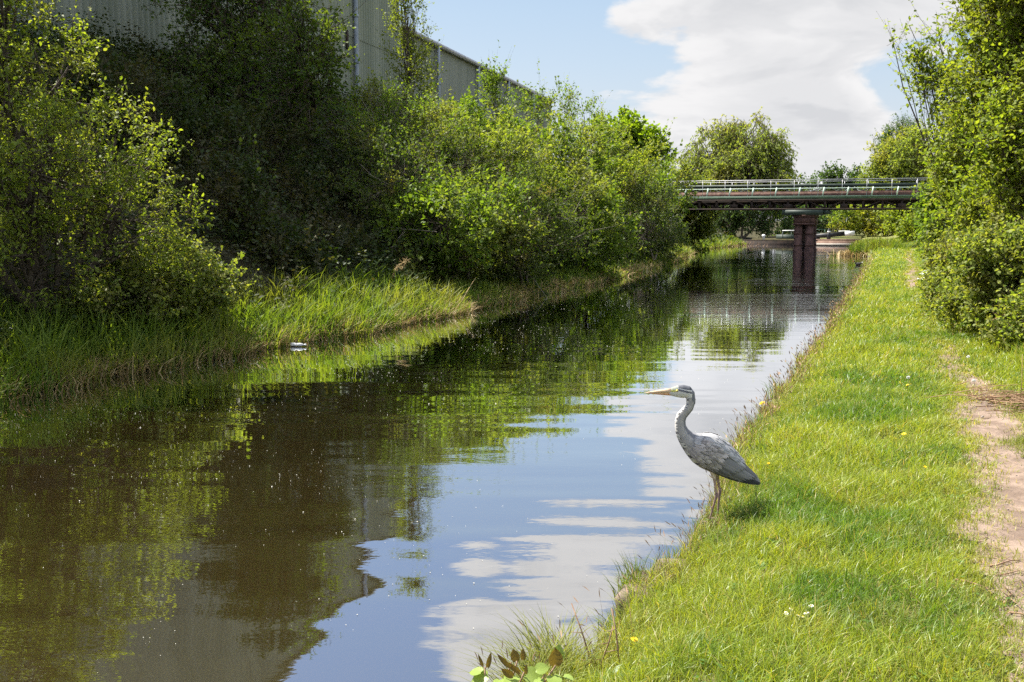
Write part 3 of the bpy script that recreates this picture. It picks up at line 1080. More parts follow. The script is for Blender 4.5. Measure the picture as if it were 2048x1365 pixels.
# slender birch at the shed corner
plant('birch_tree', 'slender airy young birch at the tall shed corner', 'tree', base_at(-17.2, 33.5), [
    lobe(815, 60, 38, 80, X=-17.2), lobe(825, 150, 48, 70, X=-17.0), lobe(845, 225, 55, 60, X=-16.8), lobe(810, -30, 22, 60, X=-17.2)],
    130, .085, 110, L_birch, twigs=8, lpt=8, clump_r=.3, twig_l=.6, stem_r=.06, wl=.7, shell=.2, up=.8, strays=40)
# the sunlit thicket
thick = [
    ('hawthorn_bush', 'bright hawthorn bush on the bank top below the birch', L_haw, [(765, 235, 65, 62, -14.6), (850, 290, 90, 68, -13.2), (730, 290, 50, 55, -14.2)]),
    ('hawthorn_bush', 'sunlit hawthorn mound below the first low shed downpipe', L_haw, [(930, 272, 75, 56, -13.8), (1000, 294, 80, 46, -13.6)]),
    ('hawthorn_bush', 'sprawling hawthorn with dead pale stems halfway up the bank', L_haw2, [(800, 380, 105, 80, -11.8), (900, 350, 100, 80, -12.0)]),
    ('sallow_bush', 'light green sallow bush below the middle of the low roof', L_sallow, [(1010, 355, 110, 85, -11.8), (930, 320, 80, 60, -12.6)]),
    ('hawthorn_bush', 'dense hawthorn hanging over the water where the bank turns dark', L_haw, [(880, 455, 110, 80, -10.4), (960, 445, 100, 90, -10.2)]),
    ('thorn_bush', 'rusty tinged thorn bush over the water in mid bank', L_haw2, [(1060, 440, 110, 95, -9.9), (1020, 510, 80, 60, -9.6)]),
    ('hawthorn_bush', 'green hawthorn crown under the far end of the low shed', L_haw, [(1080, 308, 80, 50, -13.6), (1150, 325, 90, 70, -12.4)]),
    ('sallow_bush', 'pale sallow crown right of the low shed end', L_sallow, [(1190, 290, 70, 50, -13.6), (1220, 350, 90, 65, -12.0)]),
    ('hawthorn_bush', 'low overhanging hawthorn above the far left reeds', L_haw, [(1150, 440, 95, 95, -9.9), (1190, 485, 75, 65, -9.5)]),
    ('thorn_bush', 'dark rounded thorn bush nearest the bridge on the left bank', L_haw2, [(1290, 445, 72, 80, -10.2), (1322, 470, 42, 52, -10.0)]),
    ('hawthorn_bush', 'hawthorn slope behind the dark rounded thorn bush', L_haw, [(1270, 375, 80, 55, -12.0), (1330, 385, 50, 50, -12.0)]),
    ('sallow_bush', 'grey green sallow beside the left end of the bridge', L_willow, [(1396, 430, 36, 62, -12.2), (1380, 390, 36, 38, -12.8)]),
]
for i, (nm, lab, mt, ls) in enumerate(thick):
    lbs = [lobe(a, b, c, d, X=e) for a, b, c, d, e in ls]
    m = np.mean([l[:2] for l in lbs], axis=0)
    d0 = np.hypot(*m)
    lf = np.interp(d0, [20, 40, 70], [.085, .12, .17]) * (.85, 1.1, .8, 1.0, 1.15, .8, 1.05, .9, 1.1, .75, 1.0, 1.0)[i]
    plant(nm, lab, 'bush', base_at(*m), lbs, 125, lf, 300 + i, mt, twigs=10, lpt=11, clump_r=.30, twig_l=.42 + lf, stem_r=.06, wl=.65, strays=40, barkm=bark if i % 3 else bark_pale, dead=(14, 4, 40, 10, 18, 30, 5, 6, 14, 8, 12, 4)[i])
# saplings standing above the thicket
for i, (lab, ls) in enumerate([
        ('thin leafy sapling poking above the low shed roof', [(985, 190, 16, 45, -17.0), (1000, 215, 26, 30, -17.0)]),
        ('small sapling tip before the last low shed downpipe', [(1040, 200, 14, 34, -17.0), (1085, 225, 25, 25, -17.0)]),
        ('open sapling with upright shoots right of the shed end', [(1125, 225, 20, 40, -16.5), (1160, 225, 24, 45, -16.0), (1180, 240, 14, 40, -15.8)])]):
    lbs = [lobe(a, b, c, d, X=e) for a, b, c, d, e in ls]
    m = np.mean([l[:2] for l in lbs], axis=0)
    plant('sapling', lab, 'tree', base_at(*m), lbs, 26, .13, 400 + i, L_haw, twigs=7, lpt=8, clump_r=.3, twig_l=.75, stem_r=.035, wl=.6, shell=.1, up=.9, strays=14)
plant('maple_tree', 'vivid green maple crown above the thicket left of the bridge', 'tree', base_at(-17.5, 66), [
    lobe(1230, 262, 45, 26, Y=66), lobe(1275, 280, 45, 30, Y=66), lobe(1310, 310, 30, 36, Y=66), lobe(1250, 310, 60, 40, Y=66)],
    120, .24, 420, L_maple, twigs=8, lpt=9, clump_r=.5, twig_l=.8, stem_r=.1, wl=.9, strays=20)
# beyond the bridge
plant('willow_tree', 'tall weeping willow behind the left half of the bridge', 'tree', base_at(-15, 98), [
    lobe(1440, 290, 55, 50, Y=98), lobe(1500, 285, 60, 52, Y=97), lobe(1545, 320, 32, 50, Y=97), lobe(1420, 345, 55, 55, Y=96), lobe(1490, 350, 75, 50, Y=95),
    lobe(1548, 370, 28, 40, Y=97)],
    420, .28, 500, L_wfar, twigs=10, lpt=9, clump_r=.7, twig_l=1.3, stem_r=.3, wl=.4, droop=.75, up=.1, strays=40, stray_l=.6)
plant('willow_tree', 'lower willow thicket under the left bridge span', 'tree', base_at(-13, 92), [
    lobe(1430, 410, 60, 45, Y=93), lobe(1500, 415, 60, 45, Y=94), lobe(1555, 420, 40, 40, Y=97)],
    160, .26, 501, L_fard, twigs=9, lpt=8, clump_r=.6, twig_l=1.0, stem_r=.12, wl=.4, droop=.6, up=.1, min_clear=.6)
plant('bush', 'dark green bush behind the pier and lock gate', 'bush', base_at(-7.5, 112), [lobe(1640, 435, 45, 35, Y=112), lobe(1600, 440, 50, 40, Y=114)], 140, .26, 502, L_fard, twigs=8, lpt=8, clump_r=.5, twig_l=.8, stem_r=.08)
plant('bush', 'bright green bush behind the white beam end', 'bush', base_at(-2.5, 108), [lobe(1715, 440, 50, 32, Y=108), lobe(1760, 435, 50, 38, Y=106)], 160, .25, 503, L_far, twigs=8, lpt=8, clump_r=.5, twig_l=.8, stem_r=.08)
plant('bush', 'rounded green bush beside the towpath under the bridge end', 'bush', base_at(1.6, 74), [lobe(1815, 440, 40, 38, Y=74), lobe(1840, 460, 35, 25, Y=70)], 150, .19, 504, L_right, twigs=8, lpt=9, clump_r=.4, twig_l=.6, stem_r=.06)
plant('hawthorn_tree', 'rounded olive green tree behind the right end of the bridge', 'tree', base_at(2.2, 84), [
    lobe(1800, 330, 55, 55, Y=84), lobe(1765, 350, 34, 34, Y=84), lobe(1830, 310, 40, 50, Y=82), lobe(1810, 390, 60, 40, Y=83)],
    300, .22, 505, L_wfar, twigs=9, lpt=9, clump_r=.5, twig_l=.9, stem_r=.15, wl=.5, droop=.3)
plant('pine_tree', 'dark spiky pine top above the olive green tree', 'tree', base_at(2.5, 96), [
    lobe(1790, 278, 18, 22, Y=96), lobe(1812, 268, 16, 26, Y=96), lobe(1775, 300, 18, 22, Y=96), lobe(1800, 305, 40, 40, Y=96)],
    110, .24, 506, L_fard, twigs=8, lpt=10, clump_r=.4, twig_l=.9, stem_r=.12, wl=.25, up=.6)
for i, (px, py, lab) in enumerate([(1657, 352, 'thin far tree left of two others above the bridge rail'), (1682, 354, 'smallest thin far tree, middle of three above the bridge rail'), (1710, 350, 'tallest thin far tree, right of three above the bridge rail')]):
    lb = [lobe(px, py + 4, 9, 14, Y=135), lobe(px, py + 24, 14, 16, Y=135)]
    plant('birch_tree', lab, 'tree', base_at(lb[0][0], 135), lb, 26, .34, 520 + i, L_fard, twigs=6, lpt=6, clump_r=.4, twig_l=1.2, stem_r=.1, shell=.1, up=.8)
plant('bush', 'low hedge like bush far behind the bridge parapet', 'bush', base_at(-6, 140), [lobe(1640, 385, 60, 25, Y=140), lobe(1720, 385, 60, 25, Y=140), lobe(1570, 390, 60, 30, Y=140), lobe(1790, 395, 70, 40, Y=130), lobe(1450, 400, 90, 50, Y=135), lobe(1350, 420, 80, 60, Y=125), lobe(1640, 430, 70, 30, Y=136), lobe(1730, 430, 70, 30, Y=136)],
      420, .36, 530, L_fard, twigs=8, lpt=8, clump_r=.8, twig_l=1.2, stem_r=.1)

# right bank
plant('sallow_tree', 'large bright sallow overhanging the towpath at the right edge', 'tree', base_at(2.9, 17), [
    lobe(2030, 60, 85, 110, Y=17), lobe(1995, 190, 70, 80, Y=17.5), lobe(2080, 230, 90, 120, Y=15.5), lobe(1962, 290, 60, 60, Y=18.5), lobe(2050, 370, 80, 70, Y=15.5),
    lobe(1938, 370, 48, 50, Y=19), lobe(1985, 420, 60, 36, Y=17), lobe(2090, -40, 110, 120, Y=16), lobe(1905, 330, 34, 44, Y=20.5)],
    420, .072, 601, L_right, twigs=12, lpt=10, clump_r=.3, twig_l=.40, stem_r=.07, k=6, wl=.6, strays=200, up=.55, shell=.5)
plant('sapling', 'leaning sapling with bare upper shoots against the sky at right', 'tree', base_at(1.9, 21), [
    lobe(1895, 240, 26, 40, Y=20.5), lobe(1860, 180, 20, 40, Y=20.5), lobe(1905, 160, 22, 50, Y=20), lobe(1835, 130, 12, 30, Y=20.5), lobe(1786, 90, 5, 8, Y=20.5), lobe(1818, 55, 5, 8, Y=20.5), lobe(1878, 85, 5, 8, Y=20.3), lobe(1902, 45, 6, 10, Y=20)],
    52, .075, 602, L_right, twigs=7, lpt=8, clump_r=.22, twig_l=.5, stem_r=.03, k=6, wl=.6, shell=.1, up=.9, strays=26, stray_l=1.2)
plant('hawthorn_bush', 'green bush beside the path where the earth track bends', 'bush', base_at(1.75, 34), [
    lobe(1882, 430, 28, 50, Y=33), lobe(1900, 475, 36, 36, Y=29), lobe(1872, 475, 18, 26, Y=36)], 150, .11, 603, L_haw, twigs=9, lpt=9, clump_r=.3, twig_l=.45, stem_r=.05, k=6)
plant('bramble_bush', 'sprawling bramble bank right of the path below the sallow', 'bush', base_at(1.9, 17), [
    lobe(1950, 530, 55, 38, Y=16.5), lobe(2010, 520, 70, 45, Y=14.5), lobe(1912, 580, 30, 32, Y=17.5), lobe(1985, 583, 66, 32, Y=15.2), lobe(2060, 570, 65, 52, Y=14.2), lobe(1945, 612, 60, 20, Y=16.0), lobe(2010, 628, 62, 20, Y=14.6), lobe(2050, 640, 60, 26, Y=13.4), lobe(1895, 600, 26, 22, Y=18.5), lobe(1900, 520, 26, 36, Y=20)],
    520, .055, 604, L_bramble, twigs=11, lpt=10, clump_r=.2, twig_l=.26, stem_r=.014, k=6, wl=.72, strays=60, shell=.6, min_clear=.02, up=.6)


# ------------------------------------------------------------------ the shed on the embankment
WA = R_(5.3)
WW = np.array([-math.sin(WA), math.cos(WA), 0])      # along the wall
WN = np.array([math.cos(WA), math.sin(WA), 0])       # towards the canal
WO = -21.0 * WN


def wp(t, out, z):
    return WO + WW * t + WN * out + np.array([0, 0, z])


def corrugated(name, t0, t1, z0, ztop, mat, parent, per=.30, dep=.045, out=0.0):
    n = int((t1 - t0) / per)
    prof = [(0, 0), (.38, 0), (.5, 1), (.88, 1)]
    ts = []
    for i in range(n):
        for a, b in prof:
            ts.append((t0 + (i + a) * per, b * dep))
    ts.append((t1, 0))
    lo = np.array([wp(t, out + d, z0(t) if callable(z0) else z0) for t, d in ts])
    hi = np.array([wp(t, out + d, ztop(t) if callable(ztop) else ztop) for t, d in ts])
    m = len(ts)
    V = np.vstack([lo, hi])
    i = np.arange(m - 1)
    Q = np.stack([i, i + 1, m + i + 1, m + i], 1)
    return link_mesh(name, V, Q, mat, parent)


def wall_bar(mb, t0, t1, o0, o1, z0, z1):
    V = []
    for z in (z0, z1):
        for t, o in ((t0, o0), (t1, o0), (t1, o1), (t0, o1)):
            V.append(wp(t, o, z))
    mb.add(V, [(0, 3, 2, 1), (4, 5, 6, 7), (0, 1, 5, 4), (1, 2, 6, 5), (2, 3, 7, 6), (3, 0, 4, 7)])


def pipe_on_wall(t, z0, z1, parent, r=.11):
    mb = MB()
    p = [wp(t, .22, z) for z in np.linspace(z0, z1, 6)]
    mb.tube(p, r, 10)
    for z in np.arange(z0 + 1.5, z1, 2.2):
        mb.tube([wp(t, .22, z - .06), wp(t, .22, z + .06)], r * 1.25, 10)
        wall_bar(mb, t - .03, t + .03, .0, .2, z - .04, z + .04)
    return mb.build('downpipe', M_pipe, parent, True)


T_C, T_E, Z_LOW, Z_EAVE, T_RIDGE, Z_RIDGE = 52.0, 88.0, 12.45, 14.7, 27.0, 19.8


def ztall(t):
    return Z_EAVE + (Z_RIDGE - Z_EAVE) * max(0.0, 1 - abs(t - T_RIDGE) / (T_C - T_RIDGE))


tall = empty('warehouse', 'tall gabled shed clad in grey green corrugated sheet on the left bank', 'warehouse', tuple(wp(27, 0, 5)))
MW = Matrix.Translation(Vector(wp(27, 0, 5)))


def sub(o):
    o.matrix_parent_inverse = MW.inverted() if o.parent is tall else ML.inverted()
    return o


sub(corrugated('wall', T_RIDGE * 2 - T_C, T_C, 10.9, ztall, M_clad, tall, out=.03))
sub(corrugated('lower_wall', T_RIDGE * 2 - T_C, T_C, 3.5, 10.95, M_clad, tall))
mb = MB()
wall_bar(mb, T_C - .01, T_C + .12, -30, .10, 3.5, Z_EAVE)
sub(mb.build('end_wall', M_clad2, tall))
mb = MB()
wall_bar(mb, T_RIDGE * 2 - T_C - .12, T_RIDGE * 2 - T_C + .01, -30, .10, 3.5, Z_EAVE)
sub(mb.build('end_wall', M_clad2, tall))
mb = MB()
a, b, c = T_RIDGE * 2 - T_C - .3, T_RIDGE, T_C + .3
V = []
for t, z in ((a, Z_EAVE - .03), (b, Z_RIDGE + .05), (c, Z_EAVE - .03)):
    V += [wp(t, .3, z), wp(t, -30, z), wp(t, .3, z + .22), wp(t, -30, z + .22)]
mb.add(V, [(0, 1, 5, 4), (2, 6, 7, 3), (0, 4, 6, 2), (1, 3, 7, 5), (4, 5, 9, 8), (6, 10, 11, 7), (4, 8, 10, 6), (5, 7, 11, 9), (0, 2, 3, 1), (8, 9, 11, 10)])
sub(mb.build('roof', M_roof, tall))
sub(pipe_on_wall(46.15, 6.0, 16.3, tall))
mb = MB()
wall_bar(mb, 45.3, 45.45, .06, .14, 10.2, 11.1)
sub(mb.build('bracket', M_rustd, tall))
mb = MB()
wall_bar(mb, 48.6, 49.05, .06, .14, 8.6, 8.75)
sub(mb.build('bracket', M_rustd, tall))

lowb = empty('warehouse', 'lower long shed with gutter and downpipes, running away beyond the tall one', 'warehouse', tuple(wp(68, 0, 5)))
ML = Matrix.Translation(Vector(wp(68, 0, 5)))
sub(corrugated('wall', T_C + .12, T_E, 3.5, Z_LOW, M_clad2, lowb, out=-.02))
mb = MB()
V = []
for t in (T_C + .13, T_E + .15):
    V += [wp(t, .05, Z_LOW + .02), wp(t, -18, Z_LOW + 1.6), wp(t, .05, Z_LOW + .14), wp(t, -18, Z_LOW + 1.75)]
mb.add(V, [(0, 1, 5, 4), (2, 6, 7, 3), (0, 4, 6, 2), (1, 3, 7, 5), (0, 2, 3, 1), (4, 5, 7, 6)])
sub(mb.build('roof', M_roof, lowb))
mb = MB()
wall_bar(mb, T_E, T_E + .12, -18, .03, 3.5, Z_LOW)
sub(mb.build('end_wall', M_clad2, lowb))
mb = MB()
wall_bar(mb, T_C + .13, T_E + .2, .06, .30, Z_LOW - .10, Z_LOW - .07)
wall_bar(mb, T_C + .13, T_E + .2, .27, .31, Z_LOW - .07, Z_LOW + .12)
wall_bar(mb, T_C + .13, T_E + .2, .06, .09, Z_LOW - .07, Z_LOW + .12)
sub(mb.build('gutter', M_galv, lowb))
for t in (58.0, 66.0, 73.5, 81.0):
    sub(pipe_on_wall(t, 6.5, Z_LOW - .08, lowb, .10))

# ------------------------------------------------------------------ the girder bridge
BY, BD = 62.0, 2.6                       # near face, width across the deck
bc, _ = at(1608, 400, Y=BY)
zt, _ = at(1600, 393, Y=BY)
Z_DK = float(zt[2])                      # top of the green fascia
kb = at(1600, 393, Y=BY)[1] / F          # metres per pixel there
PX = float(at(1607, 470, Y=BY)[0][0])
BX0, BX1 = PX - 10.5, PX + 12.5
bridge = empty('bridge', 'green and rusty girder bridge with open handrails crossing the canal on one pier', 'bridge', (PX, BY, 0))


def bp(mb, name, mat, parent=None, smooth=False):
    o = mb.build(name, mat, parent or bridge, smooth)
    if parent is None:
        o.matrix_parent_inverse = Matrix.Translation(Vector((-PX, -BY, 0)))
    return o


mb = MB()
mb.box((BX0, BY - .06, Z_DK - .15), (BX1, BY + .10, Z_DK))
mb.box((BX0, BY - .16, Z_DK - .03), (BX1, BY - .06, Z_DK + .02))
bp(mb, 'fascia', M_green)
z1, z0 = Z_DK - .17, Z_DK - .80
for yy, nm in ((BY + .02, 'near_truss'), (BY + BD, 'far_truss')):
    mb = MB()
    mb.box((BX0, yy - .12, z0), (BX1, yy + .12, z0 + .09))
    mb.box((BX0, yy - .10, z1 - .10), (BX1, yy + .10, z1))
    st = 1.06
    n = int((BX1 - BX0) / st)
    for i in range(n):
        xa, xb = BX0 + i * st, BX0 + (i + 1) * st
        mb.bar((xa, yy, z0 + .05), (xa, yy, z1 - .05), .12, .10)
        if i % 2:
            mb.bar((xa, yy, z0 + .06), (xb, yy, z1 - .08), .09, .06)
        else:
            mb.bar((xa, yy, z1 - .08), (xb, yy, z0 + .06), .09, .06)
        if i % 3 == 0:
            mb.box((xa - .22, yy - .13, z0 + .09), (xa + .22, yy + .03, z0 + .34))
    bp(mb, 'truss', M_rustd)
mb = MB()
for i in range(20):
    xa = BX0 + .3 + i * (BX1 - BX0 - .6) / 19
    mb.box((xa - .07, BY + .12, z0 + .12), (xa + .07, BY + BD - .12, z0 + .32))
mb.box((BX0, BY + .12, Z_DK - .16), (BX1, BY + BD - .02, Z_DK - .06))
for yy in (.5, 1.0, 1.6, 2.1):
    mb.box((BX0, BY + yy, z0 + .34), (BX1, BY + yy + .12, Z_DK - .17))
bp(mb, 'deck', M_rustd)
mb = MB()
mb.box((BX0, BY + .55, Z_DK - .04), (BX1, BY + .62, Z_DK + .27))
mb.box((BX0, BY + .50, Z_DK + .27), (BX1, BY + .67, Z_DK + .31))
bp(mb, 'inner_girder', M_rust)
mb = MB()
mb.box((BX0, BY + BD - .06, Z_DK + .62), (BX1, BY + BD + .08, Z_DK + .80))
mb.box((BX0, BY + BD - .02, Z_DK - .05), (BX1, BY + BD + .04, Z_DK + .16))
n = 16
for i in range(n + 1):
    xa = BX0 + i * (BX1 - BX0) / n
    mb.bar((xa, BY + BD, Z_DK + .1), (xa, BY + BD, Z_DK + .66), .09)
    if i < n:
        xb = BX0 + (i + 1) * (BX1 - BX0) / n
        mb.bar((xa, BY + BD, Z_DK + .16), (xb, BY + BD, Z_DK + .62), .05)
        mb.bar((xa, BY + BD + .06, Z_DK + .62), (xb, BY + BD + .06, Z_DK + .16), .05)
bp(mb, 'far_parapet', M_dgreen)
mb = MB()
zr = Z_DK + .97
mb.bar((BX0, BY + .02, zr), (BX1, BY + .02, zr), .038)
mb.bar((BX0, BY + BD + .25, zr), (BX1, BY + BD + .25, zr), .03)
for yy in (BY + .02, BY + BD + .25):
    i = 0
    xa = BX0 + .35
    while xa < BX1:
        mb.bar((xa, yy, Z_DK - .1), (xa, yy, zr), .026)
        xa += 1.36
bp(mb, 'handrail', M_galv)
mb = MB()
zl = Z_DK + .46
mb.bar((BX0, BY - .10, zl), (BX1, BY - .10, zl), .042)
xa = BX0 + .62
while xa < BX1:
    mb.bar((xa, BY - .10, Z_DK + .0), (xa + .10, BY - .10, zl + .06), .075, .05)
    xa += 1.36
bp(mb, 'lower_rail', M_pale)
pier = bpy.data.objects.new('pier', None)
C.objects.link(pier)
pier.parent = bridge
hw = 19 * kb
mb = MB()
mb.box((-42 * kb, -.25, z0 - .30), (36 * kb, BD + .3, z0 - .005))
mb.box((36 * kb, -.05, z0 - .24), (48 * kb, BD + .1, z0 - .03))
o = mb.build('crosshead', M_dgreen, pier)
mb = MB()
mb.box((-hw - .10, -.16, z0 - .42), (hw + .10, BD + .2, z0 - .302))
mb.box((-hw - .02, -.10, z0 - .78), (hw + .04, BD + .14, z0 - .422))
mb.box((-hw - .07, -.14, z0 - .88), (hw + .07, BD + .18, z0 - .782))
mb.build('cap', M_pier, pier)
for sx in (-1, 1):
    for yy in (.22, BD - .2):
        mb = MB()
        x = sx * (hw - .24)
        mb.tube([(x, yy, -1.0), (x, yy, .25), (x, yy, .3), (x, yy, z0 - .883)], [.29, .29, .255, .24], 20)
        for zz in (.55, 1.25):
            mb.tube([(x, yy, zz - .05), (x, yy, zz + .05)], .275, 20)
        mb.build('column', M_pier, pier, True)
mb = MB()
x = hw - .24
for zz in (.75, 1.35):
    mb.box((-x + .2, .18, zz), (x - .2, .26, zz + .14))
mb.bar((-x + .1, .22, .45), (x - .1, .22, 1.6), .12, .06)
mb.bar((-x + .1, .30, 1.6), (x - .1, .30, .45), .12, .06)
mb.box((-x + .1, BD * .5, -.6), (x - .1, BD * .5 + .1, z0 - .9))
mb.build('bracing', M_rustd, pier)
mb = MB()
mb.box((BX1 - 1.6, BY - .3, -.2), (BX1 + 1.5, BY + BD + .4, z0 - .01))
bp(mb, 'abutment', M_brick)
mb = MB()
mb.box((BX0 - 1.5, BY - .3, -.2), (BX0 + 1.0, BY + BD + .4, z0 - .01))
bp(mb, 'abutment', M_brick)

# ------------------------------------------------------------------ the lock
LY = 86.0
qa = float(at(1632, 485, Y=LY)[0][0])
mb = MB()
xr = float(XR(LY)) + .6
mb.box((qa, LY, -.7), (xr, LY + .8, .36))
mb.box((qa - .03, LY - .04, .362), (xr, LY + .9, .47))
qw = mb.build('quay_wall', M_brick)
tag(qw, 'low brick quay wall closing the canal beside the reed clump', 'wall')
mb = MB()
qc = float(at(1497, 490, Y=LY)[0][0])
mb.box((float(XL(LY)) - 1, LY - .1, -.7), (qa - 1.3, LY + .8, .28))
mb.box((float(XL(LY)) - 1, LY - .16, .283), (qa - 1.3, LY + .9, .36))
tag(mb.build('quay_wall', M_rustd), 'dark low quay wall left of the pier', 'wall')
mb = MB()
mb.box((qa - .03, LY - 3.2, .0), (qa + 3.2, LY - .05, .14))
tag(mb.build('concrete_ledge', M_conc), 'pale concrete ledge at the water in front of the brick quay wall', 'ledge')

gate = empty('lock_gate', 'black lock gate balance beam with a white end, right of the pier', 'lock gate', (qa, LY + .5, .4))


def gp(mb, name, mat):
    return mb.build(name, mat, gate)


zb = float(at(1690, 468, Y=LY + .5)[0][2]) - .4
x0, x1, x2 = [float(at(px, 470, Y=LY + .5)[0][0]) - qa for px in (1640, 1690, 1709)]
mb = MB()
mb.bar((x0 - .8, .1, zb - .25), (x1, 0, zb + .0), .34, .34)
gp(mb, 'balance_beam', M_black)
mb = MB()
mb.bar((x1 + .002, 0, zb), (x2, -.02, zb + .05), .36, .36)
mb.bar((x1 - .5, .02, zb + .20), (x1 + .35, .02, zb + .25), .28, .06)
gp(mb, 'beam_end', M_white)
mb = MB()
mb.box((-.9, .0, -.9), (.25, .22, .30))
for zz in (-.5, -.1, .2):
    mb.box((-.9, -.05, zz), (.25, -.002, zz + .1))
gp(mb, 'gate_leaf', M_blue)
mb = MB()
for x in (-.35, .62):
    mb.bar((x, .3, .30), (x, .3, .85), .04)
mb.bar((-.35, .3, .85), (.62, .3, .85), .04)
mb.bar((-.35, .3, .58), (.62, .3, .58), .03)
gp(mb, 'hand_rail', M_green)
px_ = float(at(1657, 470, Y=LY - .4)[0][0])
pd = empty('paddle_post', 'black paddle gear post with a white band in front of the beam', 'post', (px_, LY + .05, .47))
mb = MB()
mb.tube([(0, 0, 0), (0, 0, .52), (0, 0, .54), (0, 0, .78), (0, 0, .86)], [.16, .14, .10, .10, .04], 12)
mb.bar((0, -.14, .62), (0, .14, .62), .05)
mb.build('post', M_black, pd, True)
mb = MB()
mb.tube([(0, 0, .56), (0, 0, .66)], .125, 12)
mb.build('white_band', M_white, pd, True)
bl, _ = at(1522, 482, Y=84.5)
mb = MB()
mb.tube([(bl[0], 86.2, .36), (bl[0], 86.2, .62), (bl[0], 86.2, .70), (bl[0], 86.2, .78), (bl[0], 86.2, .84)], [.10, .10, .16, .14, .04], 10)
tag(mb.build('mooring_bollard', M_white, None, True), 'white topped mooring bollard on the dark quay left of the pier', 'bollard')
r0, r1 = [float(at(px, 462, Y=LY)[0][0]) for px in (1562, 1590)]
zz = float(at(1575, 462, Y=LY)[0][2])
fr = empty('footbridge_rail', 'white topped rail on dark posts behind the pier, on its left', 'rail', (r0, LY + 1.0, .36))
mb = MB()
mb.bar((0, 0, zz - .36), (r1 - r0 + .5, 0, zz - .34), .10, .07)
mb.build('top_rail', M_white, fr)
mb = MB()
for x in (0.05, .75, 1.4):
    mb.bar((x, 0, -.3), (x, 0, zz - .40), .07)
mb.box((-.5, .1, -.1), (r1 - r0 + .3, .25, .45))
mb.build('post', M_dgreen, fr)

# ------------------------------------------------------------------ canal edge
mb = MB()
yy = np.arange(-2, 86, .5)
V, Q = [], []
for y in yy:
    x = float(XR(y))
    V += [(x - .035, y, -.8), (x - .02, y, .06), (x + .12, y, .06), (x + .12, y, -.8)]
n = len(yy)
for i in range(n - 1):
    for j in range(3):
        Q.append((4 * i + j, 4 * i + j + 1, 4 * i + j + 5, 4 * i + j + 4))
mb.add(V, Q)
tag(mb.build('canal_wall', M_wet), 'weathered stone wall holding the right bank at the waterline', 'wall')
rng = np.random.default_rng(77)
for i, (y, ln, lab) in enumerate([(4.62, .21, 'nearest worn coping stone exposed at the water edge'), (4.84, .20, 'worn coping stone below the heron, middle of three'), (5.05, .20, 'farthest worn coping stone, right at the heron feet')]):
    x = float(XR(y))
    bm = bmesh.new()
    bmesh.ops.create_cube(bm, size=1)
    bmesh.ops.scale(bm, vec=(.20, ln, .17), verts=bm.verts)
    bmesh.ops.bevel(bm, geom=bm.edges[:], offset=.045, segments=4, profile=.6, affect='EDGES')
    for v in bm.verts:
        v.co += Vector(rng.normal(0, .002, 3))
    me = bpy.data.meshes.new('coping_stone')
    bm.to_mesh(me)
    bm.free()
    me.materials.append(M_stone)
    for p in me.polygons:
        p.use_smooth = True
    o = bpy.data.objects.new('coping_stone', me)
    C.objects.link(o)
    o.location = (x + .015, y, .165)
    o.rotation_euler = (0, R_(-6), rng.normal(0, .05))
    tag(o, lab, 'coping stone', 'coping stones along the canal edge')

# ------------------------------------------------------------------ the heron
S = 1 / 1305.0


def hp(x, y, d=0.0):
    """profile point (zoomed drawing units) -> local metres; feet at the origin"""
    return np.array([(x - 690) * S, d, (1205 - y) * S])


hx, hy = float(HERON[0]), float(HERON[1])
heron = empty('heron', 'grey heron standing on the grassy edge, looking left over the water', 'heron', (hx, hy, float(gz(hx, hy)) - .005), PSI)
RINGS = [  # cx, cy, in-plane half thickness, depth half thickness
    (316, 171, 23, 16), (345, 168, 35, 24), (385, 165, 47, 32), (425, 165, 53, 36), (459, 171, 52, 36), (481, 191, 42, 31), (488, 225, 36, 28), (488, 260, 34, 27), (476, 294, 36, 28), (447, 326, 39, 29), (421, 358, 41, 30), (410, 398, 42, 31), (412, 442, 44, 35), (427, 489, 53, 43), (462, 540, 68, 55),
    (512, 580, 98, 76), (575, 612, 132, 96), (645, 650, 142, 104), (735, 708, 128, 100), (825, 768, 100, 84), (905, 818, 70, 60), (975, 858, 45, 38),
    (1025, 884, 27, 24), (1045, 897, 12, 12)]


def ring_frames():
    c = np.array([hp(a, b) for a, b, _, _ in RINGS])
    t = np.gradient(c, axis=0)
    t = norm(t)
    nrm = np.stack([t[:, 2] * -1, np.zeros(len(t)), t[:, 0]], 1)      # in-plane, points up when t points to the tail
    return c, t, nrm, np.array([r[2] for r in RINGS]) * S, np.array([r[3] for r in RINGS]) * S


HC, HT, HN, HA, HB = ring_frames()


def loft(k=20):
    ang = np.arange(k) * 2 * math.pi / k
    V = HC[:, None] + HN[:, None] * (HA[:, None, None] * np.sin(ang)[None, :, None]) + np.array([0, 1.0, 0]) * (HB[:, None, None] * np.cos(ang)[None, :, None])
    m = len(HC)
    idx = np.arange(m * k).reshape(m, k)
    Q = np.stack([idx[:-1], np.roll(idx, -1, 1)[:-1], np.roll(idx, -1, 1)[1:], idx[1:]], -1).reshape(-1, 4)
    V = np.vstack([V.reshape(-1, 3), HC[0], HC[-1]])
    T = []
    for j in range(k):
        T.append((m * k, (j + 1) % k, j))
        T.append((m * k + 1, (m - 1) * k + j, (m - 1) * k + (j + 1) % k))
    return V, Q, np.array(T)


